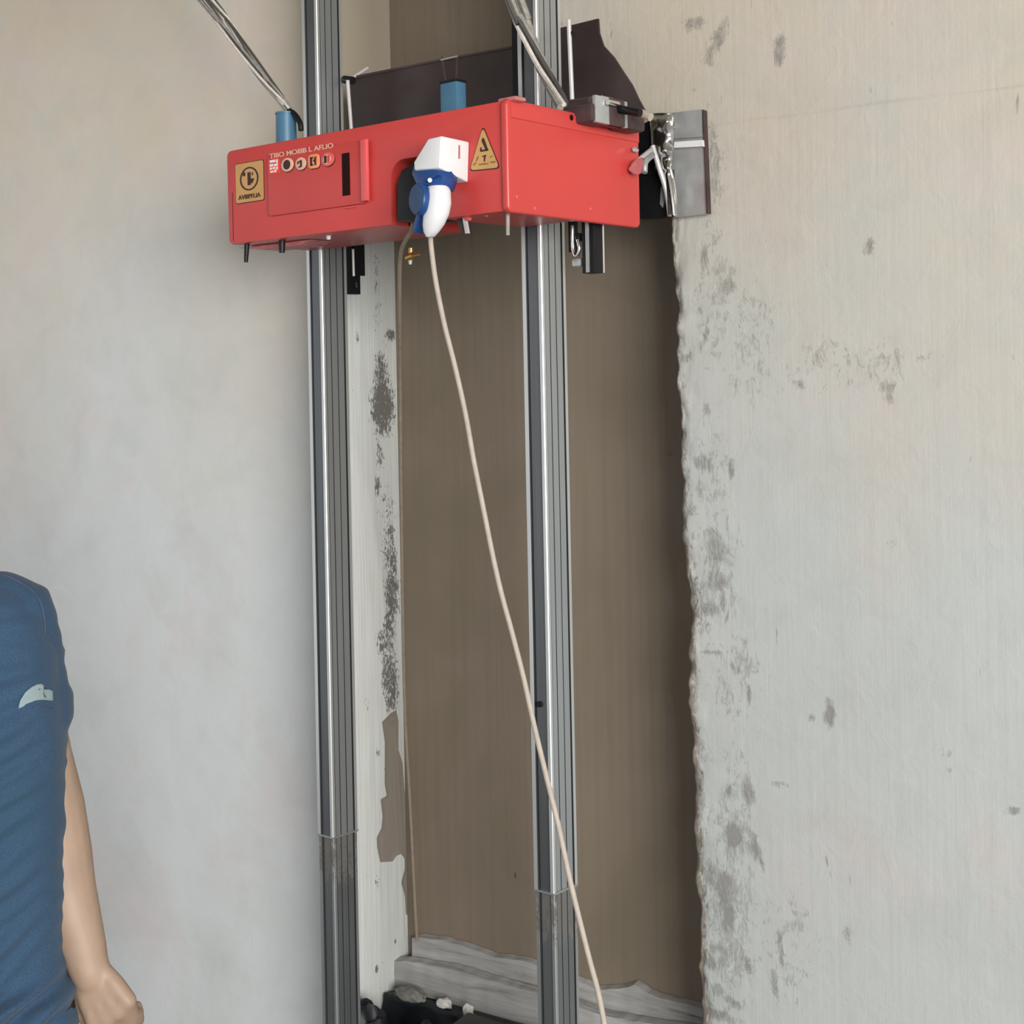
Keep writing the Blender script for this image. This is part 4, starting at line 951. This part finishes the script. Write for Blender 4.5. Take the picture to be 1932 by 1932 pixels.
# printed mark on the chest: a pale wing
wing_u = [(35, 1334), (38, 1322), (48, 1306), (60, 1296), (70, 1291), (78, 1290), (83, 1293), (82, 1297), (72, 1300), (84, 1301), (94, 1301), (100, 1304)]
wing_l = [(36, 1337), (44, 1333), (50, 1328), (58, 1325), (66, 1322), (74, 1321), (80, 1320.5), (84, 1320.5), (88, 1321), (92, 1321.5), (96, 1322), (100, 1322)]
bm = bmesh.new(); rows = []
for (a, b), (c, d) in zip(wing_u, wing_l):
    rows.append([bm.verts.new(on_shirt(a + (c - a) * t / 5, b + (d - b) * t / 5, .0035)) for t in range(6)])
for r0, r1 in zip(rows, rows[1:]):
    for j in range(5): bm.faces.new((r0[j], r0[j + 1], r1[j + 1], r1[j]))
bmesh.ops.solidify(bm, geom=bm.faces[:], thickness=.001)
tag(from_bm('chest_mark', bm, 'logo', shirt, True), 'pale wing-shaped print on the chest')
# --- jeans, belt, hair, eyes, shoes
bm = bmesh.new()
loft(bm, [((0, .005, .70), .190, .122), ((0, .005, .79), .199, .122), ((0, .005, .84), .186, .116), ((0, .005, .95), .165, .10)], 36, 2.4)
for s_ in (-1, 1):
    sweep(bm, [(s_ * .098, .01, .80), (s_ * .10, .005, .62), (s_ * .10, 0, .45), (s_ * .098, .015, .25), (s_ * .098, .015, .10)], [.105, .095, .078, .070, .066], 20)
jeans = link('jeans', remeshed(bm, .009, 5), 'denim', body, True)
bm = bmesh.new(); loft(bm, [((0, .005, zpx(1915)), .2000, .127), ((0, .005, zpx(1885)), .1960, .123)], 44, 2.4); from_bm('belt', bm, 'belt', jeans, 40)
bm = bmesh.new(); bmesh.ops.create_uvsphere(bm, u_segments=32, v_segments=24, radius=1)
for v in list(bm.verts): v.co = Vector((v.co.x * .083, v.co.y * .104 + .016, v.co.z * .082 + 1.685)) + Vector(v.co) * .004 * mnoise.noise(Vector(v.co) * 9)
bmesh.ops.delete(bm, geom=[v for v in bm.verts if v.co.y < -.045 and v.co.z < 1.705], context='VERTS')
from_bm('hair', bm, 'hair', body, True)
for s_ in (-1, 1):
    bm = bmesh.new(); bmesh.ops.create_uvsphere(bm, u_segments=14, v_segments=10, radius=.0105, matrix=Matrix.Translation((s_ * .031, -.0745, 1.636))); ey = from_bm('eye', bm, 'eye', body, True)
    bm = bmesh.new(); bmesh.ops.create_uvsphere(bm, u_segments=10, v_segments=8, radius=.0056, matrix=Matrix.Translation((s_ * .031, -.0803, 1.636))); from_bm('iris', bm, 'hair', ey, True)
    bm = bmesh.new(); sweep(bm, [(s_ * .095, .06, .042), (s_ * .096, -.03, .045), (s_ * .099, -.13, .034)], [.042, .046, .036], 16, (V3([0, 0, 1]), .9), True)
    for v in bm.verts: v.co.z = max(v.co.z, .002)
    from_bm('shoe', bm, 'belt', body, True)
